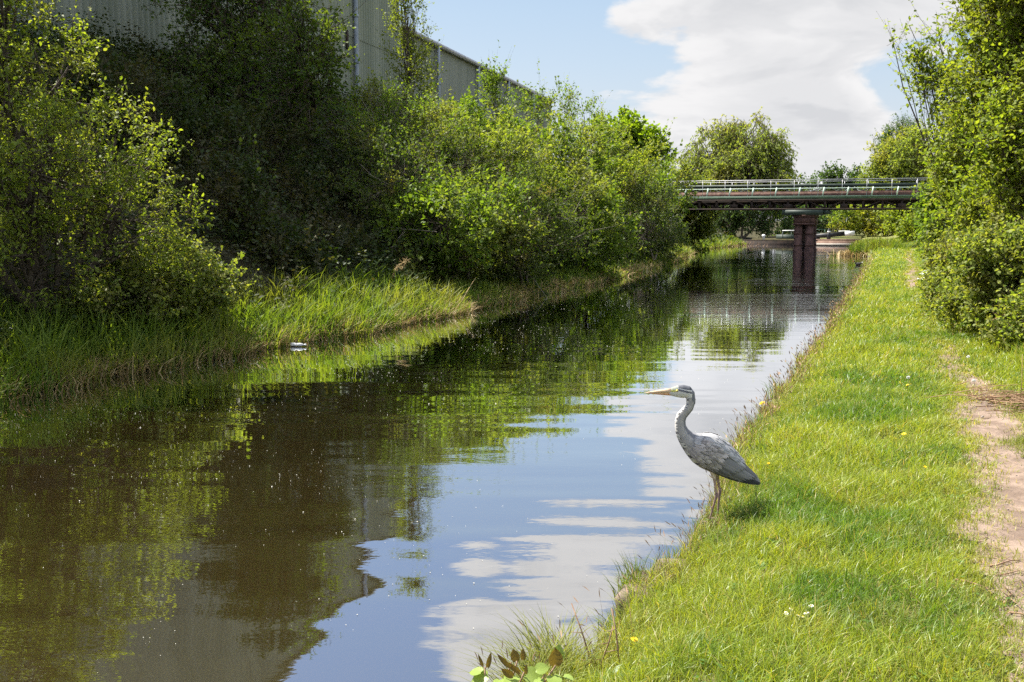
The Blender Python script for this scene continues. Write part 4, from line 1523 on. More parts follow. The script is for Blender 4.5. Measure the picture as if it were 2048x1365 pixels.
mb = MB()
V, Q, T = loft()
mb.add(V, Q, T)
legs = [[(668, 770, -.022, 36), (672, 815, -.022, 22), (685, 865, -.022, 12.5), (693, 930, -.022, 10.5), (703, 972, -.021, 12), (703, 992, -.021, 14.5), (697, 1015, -.021, 11.5), (678, 1090, -.020, 9), (660, 1165, -.020, 9), (650, 1200, -.020, 11)],
        [(708, 770, .022, 36), (712, 825, .022, 20), (722, 875, .022, 12), (733, 935, .022, 11), (741, 965, .022, 13.5), (740, 985, .022, 14.5), (736, 1010, .022, 11.5), (732, 1090, .022, 9), (729, 1160, .022, 9), (728, 1187, .022, 11)]]
for lg in legs:
    mb.tube([hp(a, b, d) for a, b, d, _ in lg], [r * S for *_, r in lg], 10)
    fx, fy, fd, _ = lg[-1]
    foot = hp(fx, fy + 8, fd)
    for ang, ln in ((180, .075), (150, .07), (212, .07), (0, .045)):
        a = R_(ang)
        e = foot + np.array([math.cos(a), math.sin(a), 0]) * ln + np.array([0, 0, -.004])
        mb.tube([foot, (foot + e) / 2 + np.array([0, 0, .003]), e], [.0055, .0048, .0025], 6)
raw = mb.build('heron_raw', M_petal)
md = raw.modifiers.new('r', 'REMESH')
md.mode = 'VOXEL'
md.voxel_size = .0028
md.adaptivity = 0
ms = raw.modifiers.new('s', 'SMOOTH')
ms.factor = .5
ms.iterations = 4
dg = bpy.context.evaluated_depsgraph_get()
dg.update()
me = bpy.data.meshes.new_from_object(raw.evaluated_get(dg))
bpy.data.objects.remove(raw)
me.name = 'body'
body = bpy.data.objects.new('body', me)
C.objects.link(body)
body.parent = heron
nv = len(me.vertices)
co = np.empty(nv * 3, np.float32)
me.vertices.foreach_get('co', co)
co = co.reshape(-1, 3).astype(float)
u = co[:, 0] / S + 690
v = 1205 - co[:, 2] / S
dpt = np.abs(co[:, 1]) / S
rngh = np.random.default_rng(3)
# nearest ring: position along the body and side (front/back) of each vertex
dd = ((co[:, None, [0, 2]] - HC[None, :, [0, 2]]) ** 2).sum(-1)
ri = dd.argmin(1)
side = ((co - HC[ri]) * HN[ri]).sum(1) / HA[ri]          # +1 = back of neck / top
col = np.tile(np.array([.27, .26, .258]), (nv, 1))
neck = (ri >= 6) & (ri <= 14)
nz = np.sin(u * .55 + v * .25) * .5 + np.sin(v * .31 - u * .2) * .5
gcol = np.array([.33, .315, .305]) * (1 + .12 * nz[:, None])
col[neck] = gcol[neck]
fr_ = neck & (side < -.62)
col[fr_] = (.62, .60, .57)
dash = neck & (side < -.60) & (side > -.86) & (np.sin(v * .21 + 1.7 * np.sin(v * .043) + 2 * np.sign(co[:, 1])) > .42)
col[dash] = (.10, .10, .105)
bk = neck & (side > .55)
col[bk] = (.17, .17, .18)
head = ri < 6
col[head] = (.58, .57, .55)
crown = head & (v < 139 + (u - 400) * .16) & (u > 388)
col[crown] = (.11, .115, .13)
col[head & (u < 385) & (v < 158)] = (.30, .32, .26)
stripe = head & (np.abs(v - (152 + (u - 400) * .22)) < 8) & (u > 385) & (u < 505)
col[stripe & (dpt > 12)] = (.12, .12, .14)
col[(ri >= 4) & (ri <= 6) & (u > 494)] = (.17, .175, .19)
lore = head & (u < 366) & (u > 326) & (np.abs(v - 159) < 9)
col[lore] = (.46, .45, .14)
tb = ri >= 15
col[tb & (side > .2)] = (.24, .24, .245)
col[tb & (side < -.35)] = (.36, .34, .325)
col[tb & (u > 860) & (side < -.2)] = (.66, .65, .62)
chest = (u < 560) & (ri >= 13) & (side < -.75)
col[chest] = (.62, .61, .58)
col[chest & (np.sin(v * .09 + u * .02) > .35)] = (.10, .10, .11)
legz = (v > 845) & (u > 600) & (u < 790)
col[legz] = (.40, .285, .215)
col[legz & (v > 965)] = (.25, .17, .145)
col[(v > 770) & (v <= 850) & (u > 630) & (u < 760)] = (.62, .50, .38)
ca = me.color_attributes.new('plumage', 'FLOAT_COLOR', 'POINT')
ca.data.foreach_set('color', np.hstack([col, np.ones((nv, 1))]).astype(np.float32).ravel())
m, t = new_mat('heron_plumage')
an = N(t, 'ShaderNodeAttribute', attribute_name='plumage')
p = N(t, 'ShaderNodeBsdfPrincipled')
nz_ = ramp(t, pos_noise(t, 120, 4, .6, (1, 1, .35)), .3, .7)
t.links.new(mix_rgb(t, nz_, an.outputs['Color'], mix_rgb(t, 1.0, an.outputs['Color'], (.78, .78, .78), 'MULTIPLY')), p.inputs['Base Color'])
p.inputs['Roughness'].default_value = .8
p.inputs['Specular IOR Level'].default_value = .2
o_ = N(t, 'ShaderNodeOutputMaterial')
t.links.new(p.outputs[0], o_.inputs[0])
me.materials.clear()
me.materials.append(m)
me.polygons.foreach_set('use_smooth', np.ones(len(me.polygons), bool))


def feather_mat(name, c, k=.25):
    m, t = new_mat(name)
    g = N(t, 'ShaderNodeNewGeometry')
    p = N(t, 'ShaderNodeBsdfPrincipled')
    t.links.new(mix_rgb(t, g.outputs['Random Per Island'], tuple(x * (1 - k) for x in c), tuple(x * (1 + k) for x in c)), p.inputs['Base Color'])
    p.inputs['Roughness'].default_value = .75
    p.inputs['Specular IOR Level'].default_value = .2
    o = N(t, 'ShaderNodeOutputMaterial')
    t.links.new(p.outputs[0], o.inputs[0])
    return m


F_pale = feather_mat('feather_pale_grey', (.31, .308, .31), .22)
F_mid = feather_mat('feather_grey', (.29, .265, .252), .40)
F_grey = feather_mat('feather_blue_grey', (.15, .147, .15), .45)
F_dark = feather_mat('feather_slate', (.045, .047, .055), .3)


def surf_pt(s, th, lift, sgn):
    """point on the body shell: s = ring index, th = angle from the side (+ up)"""
    i = np.arange(len(HC))
    f = lambda A: np.array([np.interp(s, i, A[:, j]) for j in range(3)]).T
    c, n = f(HC), norm(f(HN))
    a, b = np.interp(s, i, HA), np.interp(s, i, HB)
    return c + n * ((a + lift) * np.sin(th))[:, None] + np.array([0, -1.0 * sgn, 0]) * ((b * 1.04 + lift) * np.cos(th))[:, None]


def feathers(spec, sgn, mb_):
    """spec rows: s0, th0, length in rings, half width in angle, droop in angle"""
    for s0, th0, ln, hw_, dr in spec:
        us = np.linspace(0, 1, 7)
        wd = np.array([.55, .9, 1.0, 1.0, .95, .72, .12])
        g = []
        for k_, uu in enumerate(us):
            for q_ in (-1, 0, 1):
                s = s0 + ln * uu
                th = th0 + dr * uu + q_ * hw_ * wd[k_]
                lift = .0015 + .0125 * uu + (.0016 if q_ == 0 else 0)
                g.append(surf_pt(np.array([s]), np.array([th]), np.array([lift]), sgn)[0])
        Q_ = []
        for k_ in range(6):
            for q_ in range(2):
                a_ = k_ * 3 + q_
                Q_.append((a_, a_ + 1, a_ + 4, a_ + 3))
        mb_.add(np.array(g), Q_)


def build_wing(sgn, seed):
    rg = np.random.default_rng(seed)
    groups = []
    j = lambda s_: rg.normal(0, s_)
    dark = [(19.2 + .22 * i + j(.05), -.75 + .13 * i + j(.02), 3.6 - .12 * i, .13, .28 - .02 * i) for i in range(7)]
    dark += [(17.2 + .35 * i, -.98 + .05 * i + j(.02), 2.9, .08, .10) for i in range(6)]
    grey = [(18.2 + .16 * i + j(.08), -.72 + .16 * i + j(.03), 2.1, .13, .12) for i in range(9)]
    grey += [(17.2 + .1 * i + j(.1), -.80 + .15 * i + j(.03), 1.7, .12, .10) for i in range(10)]
    grey += [(18.9, .72, 3.0, .12, -.06), (19.0, .9, 2.8, .12, -.10), (18.7, 1.05, 2.8, .12, -.12)]
    mid = []
    for r_ in range(6):
        for i in range(13):
            mid.append((15.0 + .42 * r_ + j(.08), -.72 + .11 * i - .02 * r_ + j(.03), .95, .085, .05))
    pale = []
    for r_ in range(6):
        for i in range(6):
            pale.append((15.3 + .55 * r_ + j(.1), .62 + .14 * i + j(.03), 1.6, .10, -.02))
    pale += [(14.7 + j(.1), .25 + .12 * i, .8, .09, .02) for i in range(6)]
    w = None
    parts = []
    for spec, mat_ in ((dark, F_dark), (grey, F_grey), (mid, F_mid), (pale, F_pale)):
        mbx = MB()
        feathers(spec, sgn, mbx)
        parts.append((mbx, mat_))
    big = MB()
    mi = []
    for i, (mbx, _) in enumerate(parts):
        qq = np.vstack(mbx.q)
        big.add(np.vstack(mbx.v), qq)
        mi += [i] * len(qq)
    return link_mesh('wing', np.vstack(big.v), np.vstack(big.q), [F_dark, F_grey, F_mid, F_pale], heron, True, mi)


build_wing(1, 1)
build_wing(-1, 2)
mb = MB()
mb.tube([hp(330, 160), hp(290, 163), hp(230, 168), hp(170, 173), hp(128, 176)], np.array([21, 18, 12.5, 6.5, 1.5]) * S, 10)
beak = mb.build('beak', surf('beak_horn', (.46, .32, .20), (.56, .41, .27), 60, .45), heron, True)
mb = MB()
mb.tube([hp(335, 184), hp(290, 183), hp(230, 182), hp(175, 180), hp(135, 178)], np.array([15, 12.5, 8.5, 4.5, 1]) * S, 10)
mb.build('lower_beak', surf('beak_orange', (.50, .25, .12), (.56, .33, .18), 60, .45), heron, True)
for sg in (-1, 1):
    e0 = hp(376, 156, sg * 27 * S)
    bm = bmesh.new()
    bmesh.ops.create_uvsphere(bm, u_segments=14, v_segments=10, radius=10 * S)
    me2 = bpy.data.meshes.new('eye')
    bm.to_mesh(me2)
    bm.free()
    me2.materials.append(surf('eye_yellow', (.75, .60, .10), (.8, .68, .15), 5, .2) if 'eye_yellow' not in MATS else MATS['eye_yellow'])
    eo = bpy.data.objects.new('eye', me2)
    C.objects.link(eo)
    eo.parent = heron
    eo.location = e0
    bm = bmesh.new()
    bmesh.ops.create_uvsphere(bm, u_segments=12, v_segments=8, radius=5.5 * S)
    me2 = bpy.data.meshes.new('pupil')
    bm.to_mesh(me2)
    bm.free()
    me2.materials.append(M_black)
    po = bpy.data.objects.new('pupil', me2)
    C.objects.link(po)
    po.parent = eo
    po.location = (0, sg * 6.5 * S, 0)
mb = MB()       # loose breast plumes
for i in range(7):
    a = hp(425 + i * 9, 560 + i * 9, (i - 3) * .008)
    b = hp(470 + i * 8, 640 + i * 8, (i - 3) * .007)
    mb.tube([a, (a + b) / 2 + np.array([-.006, 0, -.004]), b], [.004, .0035, .001], 5)
mb.build('breast_plume', F_mid, heron, True)
mb = MB()       # black nape plumes lying on the neck
for i in range(2):
    a, b, c = hp(500, 178, (i - .5) * .01), hp(521, 225, (i - .5) * .012), hp(522, 265, (i - .5) * .01)
    mb.tube([a, b, c], [.004, .003, .0008], 5)
mb.build('nape_plume', F_dark, heron, True)

# ------------------------------------------------------------------ moorhen
mc, _ = at(1716, 531, z=0.0)
hen = empty('moorhen', 'small dark moorhen swimming near the right bank before the bridge', 'moorhen', tuple(mc), R_(185))


def blob(rings, k=12):
    """rings: x, z, half height, half width"""
    ang = np.arange(k) * 2 * math.pi / k
    V = np.array([[(x, hw_ * math.cos(a), z + hh * math.sin(a)) for a in ang] for x, z, hh, hw_ in rings])
    m = len(rings)
    idx = np.arange(m * k).reshape(m, k)
    Q = np.stack([idx[:-1], np.roll(idx, -1, 1)[:-1], np.roll(idx, -1, 1)[1:], idx[1:]], -1).reshape(-1, 4)
    return V.reshape(-1, 3), Q


mb = MB()
mb.add(*blob([(-.19, .13, .005, .005), (-.15, .10, .03, .03), (-.08, .06, .065, .065), (.02, .05, .075, .075), (.09, .055, .06, .055), (.125, .10, .04, .032), (.14, .16, .034, .028), (.165, .185, .030, .026), (.19, .18, .018, .016), (.205, .175, .004, .004)]))
mb.build('body', surf('moorhen_feathers', (.015, .015, .018), (.04, .035, .03), 30, .7), hen, True)
mb = MB()
mb.add(*blob([(.19, .178, .013, .010), (.215, .172, .009, .007), (.235, .166, .002, .002)], 8))
mb.build('beak', surf('red_bill', (.5, .05, .02), (.6, .12, .03), 30, .4), hen, True)
mb = MB()
mb.add(*blob([(-.20, .14, .012, .02), (-.17, .13, .018, .026), (-.15, .12, .004, .01)], 8))
mb.build('tail', M_white, hen, True)

# ------------------------------------------------------------------ floating things
rng = np.random.default_rng(55)
n = 10500
y = 3 + 30 * rng.uniform(0, 1, n) ** 1.6
x = rng.uniform(-9.3, -1.3, n)
keep = rng.uniform(0, 1, n) < np.clip(.25 + 1.3 * vnoise(x, y, .45, 61) + .7 * vnoise(x, y, 1.3, 62), .04, 1) * np.interp(x + .18 * y, [-5, -1.5, 1.5], [1, .35, .06])
x, y = x[keep], y[keep]
n = len(x)
r = rng.uniform(.0018, .0048, n) * np.clip(y / 10, .8, 1.3) * np.where(rng.uniform(0, 1, n) < .04, 1.9, 1)
ang = np.arange(6) * math.pi / 3
st = rng.uniform(.5, 1, n)
ro = rng.uniform(0, 3.1, n)
cx_ = r[:, None] * np.cos(ang)
cy_ = r[:, None] * np.sin(ang) * st[:, None]
V = np.stack([x[:, None] + cx_ * np.cos(ro)[:, None] - cy_ * np.sin(ro)[:, None], y[:, None] + cx_ * np.sin(ro)[:, None] + cy_ * np.cos(ro)[:, None], np.full((n, 6), .004)], -1)
apex = np.stack([x, y, .004 + r * .6], -1)
V = np.concatenate([V, apex[:, None]], 1)
b = (np.arange(n) * 7)[:, None]
T = np.vstack([b + np.array([[k_, (k_ + 1) % 6, 6]]) for k_ in range(6)])
o = link_mesh('floating_seeds', V.reshape(-1, 3), [T], M_speck)
tag(o, 'pale willow seeds and specks floating on the canal', 'floating seeds', kind='stuff')

lc, _ = at(580, 693, z=0.0)
lit = empty('plastic_bottle', 'crumpled pale plastic bottle floating by the left reeds', 'bottle', tuple(lc + np.array([.12, 0, .02])), R_(15))
mb = MB()
mb.add(*blob([(-.09, .01, .005, .005), (-.085, .01, .033, .036), (-.03, .012, .030, .036), (0, .010, .024, .036), (.05, .012, .032, .035), (.09, .012, .026, .028), (.12, .012, .012, .013), (.145, .012, .012, .013)]))
mb.build('bottle', M_plastic, lit, True)
mb = MB()
mb.add(*blob([(.143, .012, .001, .001), (.144, .012, .016, .016), (.165, .012, .016, .016), (.166, .012, .001, .001)]))
mb.build('cap', M_white, lit)

# ------------------------------------------------------------------ flowers on the bank
def ground_pt(px, py):
    p, _ = at(px, py, z=.36)
    for _k in range(6):
        p, _ = at(px, py, z=float(gz(p[0], p[1])) + .05)
    p[2] = float(gz(p[0], p[1]))
    return p


def flower_head(petals, r, mat, parent, z, centre=None, tilt=0.0, seed=0, cup=.25):
    rg = np.random.default_rng(seed)
    mbf = MB()
    rows = 2 if petals > 20 else 1
    for k_ in range(rows):
        m_ = petals // rows
        for i in range(m_):
            a = 2 * math.pi * (i + .5 * k_) / m_ + rg.normal(0, .05)
            d = np.array([math.cos(a), math.sin(a), 0])
            s_ = np.array([-math.sin(a), math.cos(a), 0]) * r * (2.2 / m_ + .06)
            rr_ = r * (1 - .3 * k_) * rg.uniform(.9, 1.08)
            u_ = np.array([0, 0, 1.0])
            b0 = d * r * .12 + u_ * (.002 + .004 * k_)
            m1 = d * rr_ * .6 + u_ * (r * cup * .6 + .004 * k_)
            t1 = d * rr_ + u_ * (r * cup * (.8 + k_) + .003 * k_)
            mbf.add([b0 - s_ * .4, b0 + s_ * .4, m1 + s_, t1 + s_ * .5, t1 - s_ * .5, m1 - s_], [(0, 1, 2, 5), (5, 2, 3, 4)])
    o = mbf.build('flower_head', mat, parent)
    o.location = (0, 0, z)
    o.rotation_euler = (tilt, tilt * .4, 0)
    return o


def stem(parent, h, r=.0022, bend=.01):
    mbf = MB()
    mbf.tube([(0, 0, -.01), (bend, 0, h * .5), (0, 0, h)], r, 5)
    return mbf.build('stem', M_stem, parent)


dand = [(1525, 808, .14, .021, 'largest yellow dandelion leaning over the water above the heron back'), (1537, 924, .05, .013, 'small yellow dandelion just right of the heron back'),
        (1808, 868, .06, .017, 'yellow dandelion in the turf left of the trodden earth'), (1850, 932, .05, .017, 'flattened yellow dandelion nearest the path edge'),
        (1268, 1282, .06, .017, 'yellow dandelion low at the water edge at the bottom'), (1537, 954, .03, .012, 'half closed yellow dandelion behind the heron tail'),
        (1815, 771, .07, .014, 'yellow dandelion beside a grey seed head on the turf')]
for i, (px, py, h, r, lab) in enumerate(dand):
    p = ground_pt(px, py + 4)
    if i == 0:
        q_, _ = at(px, py, X=float(XR(8.2)) + .04)
        p = np.array([q_[0], q_[1], float(gz(q_[0], q_[1]))])
        h, r = max(.05, float(q_[2] - p[2])), .030
    rt = empty('dandelion', lab, 'dandelion', tuple(p), random.Random(i).uniform(0, 6), 'dandelions in the grass')
    stem(rt, h)
    flower_head(40, r, M_yellow, rt, h, tilt=.35, seed=i)
for i, (px, py, lab) in enumerate([(1947, 766, 'white dandelion clock right of the worn patch'), (1816, 760, 'greyish dandelion clock in the middle of the turf'), (1936, 717, 'small white clover like head at the far grass edge')]):
    p = ground_pt(px, py + 6)
    rt = empty('dandelion_clock', lab, 'dandelion clock', tuple(p), 0, 'dandelion clocks in the grass')
    stem(rt, .10)
    rg = np.random.default_rng(i + 40)
    d = sphere_dirs(rg, 160)
    d[:, 2] = np.where(d[:, 2] < -.5, -d[:, 2], d[:, 2])
    P = d * .006
    V, Q = tubes(np.stack([P, d * .02], 1), np.tile([[.0005, .0012]], (160, 1)), 3)
    h_ = link_mesh('seed_head', V, Q, M_petal, rt)
    h_.location = (0, 0, .10)
for i, (px, py, lab) in enumerate([(1572, 1226, 'leftmost white daisy of the little group low in the turf'), (1582, 1218, 'tallest white daisy at the back of the little group'), (1597, 1231, 'white daisy at the middle front of the little group'),
                                   (1606, 1234, 'white daisy touching the middle front one on its right'), (1612, 1226, 'daisy at the right end of the little group'), (1622, 1212, 'lone daisy up and right of the little group')]):
    p = ground_pt(px, py + 3)
    rt = empty('daisy', lab, 'daisy', tuple(p), i * 1.1, 'daisies in the turf')
    stem(rt, .055, .0015)
    flower_head(18, .011, M_petal, rt, .055, tilt=.3, seed=70 + i, cup=.1)
    bm = bmesh.new()
    bmesh.ops.create_uvsphere(bm, u_segments=10, v_segments=6, radius=.0038)
    me2 = bpy.data.meshes.new('flower_centre')
    bm.to_mesh(me2)
    bm.free()
    me2.materials.append(M_yellow)
    o = bpy.data.objects.new('flower_centre', me2)
    C.objects.link(o)
    o.parent = rt
    o.location = (0, 0, .057)
# cow parsley beside the path
p = ground_pt(1852, 582)
rt = empty('cow_parsley', 'white cow parsley flowering between path and bramble', 'cow parsley', tuple(p))
rg = np.random.default_rng(91)
mbs, mbf = MB(), MB()
for i in range(15):
    b = np.array([rg.normal(0, .10), rg.normal(0, .10), rg.uniform(.22, .50)])
    mbs.tube([(b[0] * .3, b[1] * .3, -.02), b * np.array([.7, .7, .6]), b], [.006, .005, .003], 5)
    d = sphere_dirs(rg, 26)
    d[:, 2] = np.abs(d[:, 2]) * .35
    P = b + d * .065
    V, Q = leaf_mesh(rg, P, norm(sphere_dirs(rg, 26) + np.array([0, 0, .1])), np.full(26, .018), np.full(26, .016), 6, 2)
    link_mesh('flower_head', V, Q, M_petal, rt)
mbs.build('stem', M_stem, rt)

# ------------------------------------------------------------------ sticks, canes and dead stalks
def stick(name, lab, cat, pts, r, mat, group=None, twig=True, seed=0):
    rg = np.random.default_rng(seed)
    P = np.array(pts, float)
    b = P[0].copy()
    mb_ = MB()
    mb_.tube(P - b, np.linspace(r, r * .5, len(P)), 6)
    if twig:
        for i in range(1, len(P) - 1):
            d = norm(rg.normal(size=3)) * r * 14
            d[2] = abs(d[2]) * .4
            mb_.tube([P[i] - b, P[i] - b + d], [r * .5, r * .2], 4)
    o = mb_.build(name, mat, None, True)
    o.location = b
    tag(o, lab, cat, group)


def lying(px0, py0, px1, py1, bow=0.02, n=5, seed=0):
    a, b = ground_pt(px0, py0), ground_pt(px1, py1)
    rg = np.random.default_rng(seed)
    out = []
    for t in np.linspace(0, 1, n):
        q = a + (b - a) * t + np.array([rg.normal(0, .008), rg.normal(0, .01), 0])
        q[2] = float(gz(q[0], q[1])) + .012 + bow * math.sin(math.pi * t)
        out.append(q)
    return out


for i, (a, lab, mt, r) in enumerate([
        ((1912, 1143, 1988, 1170), 'bent straw coloured reed stem lying at the left edge of the path', L_litter, .005),
        ((1978, 1118, 2040, 1106), 'thin brown twig lying across the path, upper of the two long ones', M_twig, .005),
        ((1990, 1134, 2060, 1128), 'thin brown twig lying across the path, lower of the two long ones', M_twig, .004),
        ((1944, 1068, 1980, 1066), 'short dark stick at the grass edge of the path', M_twig, .005),
        ((2012, 1190, 2032, 1172), 'short curled grey piece of bark on the path', M_twig, .008),
        ((1975, 1072, 2008, 1088), 'crooked thin twig in the middle of the path', M_twig, .003),
        ((2020, 1208, 2060, 1222), 'pale stalk lying on the path near the bottom', L_litter, .005),
        ((1824, 712, 1842, 716), 'small white strip of litter lying in the turf', M_petal, .006)]):
    stick('twig', lab, 'twig', lying(*a, bow=.008, seed=i), r, mt, 'twigs and stalks lying about the path', twig=(mt is M_twig), seed=i)
# dry stalk heap beyond the path
hb = ground_pt(2035, 800)
rg = np.random.default_rng(14)
n = 420
P0 = hb + np.stack([rg.normal(.05, .28, n), rg.normal(0, .30, n), np.zeros(n)], 1)
P0[:, 2] = gz(P0[:, 0], P0[:, 1]) + rg.uniform(.0, .07, n)
d = norm(np.stack([rg.normal(.8, .5, n), rg.normal(.3, .5, n), rg.normal(0, .12, n)], 1))
P1 = P0 + d * rg.uniform(.15, .45, n)[:, None]
V, Q = tubes(np.stack([P0, (P0 + P1) / 2 + rg.normal(0, .012, (n, 3)), P1], 1) - hb, np.tile([[.0035, .003, .002]], (n, 1)), 4)
o = link_mesh('stalk_heap', V, Q, L_litter)
o.location = hb
tag(o, 'flattened heap of dry brown stalks right of the path', 'dry stalks')
ep = ground_pt(2040, 805)
stick('dry_stalk', 'single upright yellow stalk standing in the dry heap', 'stalk', [ep, ep + np.array([.005, 0, .22]), ep + np.array([-.005, 0, .48])], .0045, L_straw, twig=False)
# arching bramble canes
for i, (pts, Yv, lab) in enumerate([
        ([(1850, 597, 18.5), (1880, 572, 18.2), (1915, 545, 18), (1950, 528, 17.5), (1985, 525, 17), (2015, 535, 16.5)], 0, 'long arching brown bramble cane reaching towards the path'),
        ([(1875, 533, 19.5), (1890, 524, 19.2), (1910, 518, 19)], 0, 'short bowed bramble cane above the long arching one'),
        ([(1968, 602, 15.2), (1995, 585, 15), (2020, 573, 14.8)], 0, 'straight pale dead cane low in the bramble'),
        ([(1985, 642, 13.6), (2003, 631, 13.5), (2028, 628, 13.4)], 0, 'lowest thin cane bowed over the long grass')]):
    P = [at(a, b, Y=c)[0] for a, b, c in pts]
    stick('bramble_cane', lab, 'bramble cane', P, .011, M_cane, 'canes arching out of the bramble', twig=True, seed=i + 5)
# dead umbel stalks on the shaded left bank and a leaning reed stick
a0 = at(782, 545, X=-10.2)[0]
rt = empty('dead_stalk', 'pale dead hogweed stalks leaning out of the dark bank', 'dead stalk', tuple(a0))
mb, mf = MB(), MB()
rg = np.random.default_rng(23)
for i in range(5):
    b = at(812 - i * 3 + rg.normal(0, 2), 520 + i * 4 + rg.normal(0, 2), X=-10.0)[0] - a0
    mb.tube([np.array([0, 0, -.35]) - b * .3, b * .5 + np.array([0, 0, .02]), b], [.012, .010, .006], 5)
    d = sphere_dirs(rg, 16) * .10
    V, Q = tubes(np.stack([np.tile(b, (16, 1)), b + d * .5, b + d], 1), np.tile([[.004, .003, .005]], (16, 1)), 3)
    mf.add(V, Q)
mb.build('stem', L_straw, rt)
mf.build('umbel', L_straw, rt)
stick('reed_stick', 'long pale stick leaning out of the reeds on the left bank', 'stick', [at(920, 610, X=-8.9)[0], at(935, 582, X=-9.0)[0], at(951, 556, X=-9.1)[0]], .014, L_straw, twig=False)
# bracken heap left under the bridge
hb, _ = at(1478, 470, Y=80)
hb[2] = float(gz(hb[0], hb[1]))
n = 300
P0 = hb + np.stack([rg.normal(0, 1.1, n), rg.normal(0, .8, n), rg.uniform(0, .5, n)], 1)
P1 = P0 + norm(np.stack([rg.normal(0, .8, n), rg.normal(0, .5, n), rg.uniform(.0, .7, n)], 1)) * rg.uniform(.3, .9, n)[:, None]
V, Q = tubes(np.stack([P0, P1], 1) - hb, np.tile([[.02, .012]], (n, 1)), 3)
o = link_mesh('bracken_heap', V, Q, L_litter)
o.location = hb
tag(o, 'reddish brown heap of dead bracken under the left bridge span', 'bracken')


# ------------------------------------------------------------------ reed clump and tussocks
def clump(name, lab, cat, ctr, rx, ry, n, h, w, mat, seed, ldir=None, lean=(.1, .7), straw=0, group=None):
    rg = np.random.default_rng(seed)
    rt = empty(name, lab, cat, tuple(ctr), group=group)
    a = rg.uniform(0, 6.283, n)
    r_ = rg.uniform(0, 1, n) ** .6
    P = np.stack([np.cos(a) * r_ * rx, np.sin(a) * r_ * ry, np.full(n, -.03)], 1)
    H = h * rg.uniform(.45, 1.2, n) * (1 - .35 * r_)
    v, q, t, k = blades(rg, P, H, w * rg.uniform(.7, 1.2, n), rg.uniform(*lean, n), lean_dir=ldir)
    link_mesh('blades', v, [q, t], mat, rt)
    if straw:
        P = np.stack([rg.normal(0, rx * .7, straw), rg.normal(-ry * .7, ry * .3, straw), np.full(straw, -.02)], 1)
        v, q, t, k = blades(rg, P, rg.uniform(.2, .5, straw) * h, w * np.ones(straw), rg.uniform(.6, 1.6, straw))
        link_mesh('dead_blades', v, [q, t], L_straw, rt)
    return rt


rc, _ = at(1748, 512, z=0.02)
clump('reed_clump', 'dense green reed clump standing in the water beside the path end', 'reeds', rc + np.array([.25, .4, 0]), 1.6, 1.3, 2200, 1.25, .05, L_reed, 1, straw=260)
rc, _ = at(1700, 511, z=0.02)
clump('reed_clump', 'small yellow reed patch left of the dense green clump', 'reeds', rc, .55, .8, 260, .5, .04, L_straw, 2)
tz = lambda y, o=0.0: np.array([float(XR(y)) + o, y, .16])
for i, (y, o, n, h, lab) in enumerate([
        (4.75, -.03, 240, .30, 'upright dark green grass tussock beside the exposed coping stones'),
        (4.25, .00, 200, .20, 'low grass tussock hanging over the water nearest the bottom flower'),
        (3.75, -.06, 420, .36, 'long arching grass tussock behind the alder sapling'),
        (3.50, .06, 460, .38, 'long arching grass tussock in front of the dry stems'),
        (5.40, -.02, 60, .13, 'thin wispy grass tuft just below the heron feet'),
        (8.9, .0, 110, .26, 'wispy dark grass tuft at the edge behind the heron back'),
        (10.9, -.02, 110, .30, 'tall flowering grass tuft at the edge beyond the big dandelion')]):
    clump('grass_tussock', lab, 'grass tussock', tz(y, o), .11, .18, n, h, .0055, L_reed, 30 + i, ldir=np.array([-.5, -.1, 0]), lean=(.1, .8) if i not in (2, 3) else (.4, 1.25), group='grass tussocks on the canal edge')
# patch of long grass right of the path
pc = ground_pt(2045, 890)
clump('grass_tussock', 'lush green grass tussock right of the bare path', 'grass tussock', pc + np.array([.12, .1, .0]), .26, .40, 1300, .13, .006, L_reed, 44, lean=(.3, 1.1), group='grass tussocks on the canal edge')

# ------------------------------------------------------------------ alder sapling and dry stems at the bottom
sp = np.array([-1.34, 3.22, .05])
rt = empty('alder_sapling', 'young alder with round ribbed leaves and bronze tips at the bottom edge', 'sapling', tuple(sp))


def round_leaf(mb_, p, ax, nrm_, L, W, fold=.12):
    ax = norm(np.array(ax, float))
    nrm_ = np.array(nrm_, float)
    s_ = norm(np.cross(ax, nrm_))
    n_ = np.cross(s_, ax)
    rows = 9
    V, Q = [], []
    for i in range(rows):
        t_ = i / (rows - 1)
        w = W * .5 * math.sin(math.pi * min(1, .06 + .92 * t_) ** .85) ** .7
        rib = .03 * L * (1 if i % 2 else -1)
        c = p + ax * L * t_ - n_ * L * .25 * t_ ** 2
        for q_ in (-1, -.5, 0, .5, 1):
            V.append(c + s_ * w * q_ + n_ * (abs(q_) * fold * W * .5 + (rib if q_ in (-.5, .5) else 0)) + ax * L * .07 * (-abs(q_)))
    for i in range(rows - 1):
        for j_ in range(4):
            a_ = i * 5 + j_
            Q.append((a_, a_ + 1, a_ + 6, a_ + 5))
    mb_.add(np.array(V), Q)


RV = np.array([math.cos(PSI), math.sin(PSI), 0])
FV = np.array([-math.sin(PSI), math.cos(PSI), 0])
UV = np.array([0, 0, 1.0])


def sl(px, py, dd=0.0):
    """a point of the sapling near depth 3.4 m, relative to its base"""
    d_ = pix_ray(px, py)
    return np.array([0, 0, CAM_Z]) + d_ * (3.62 + dd) - sp


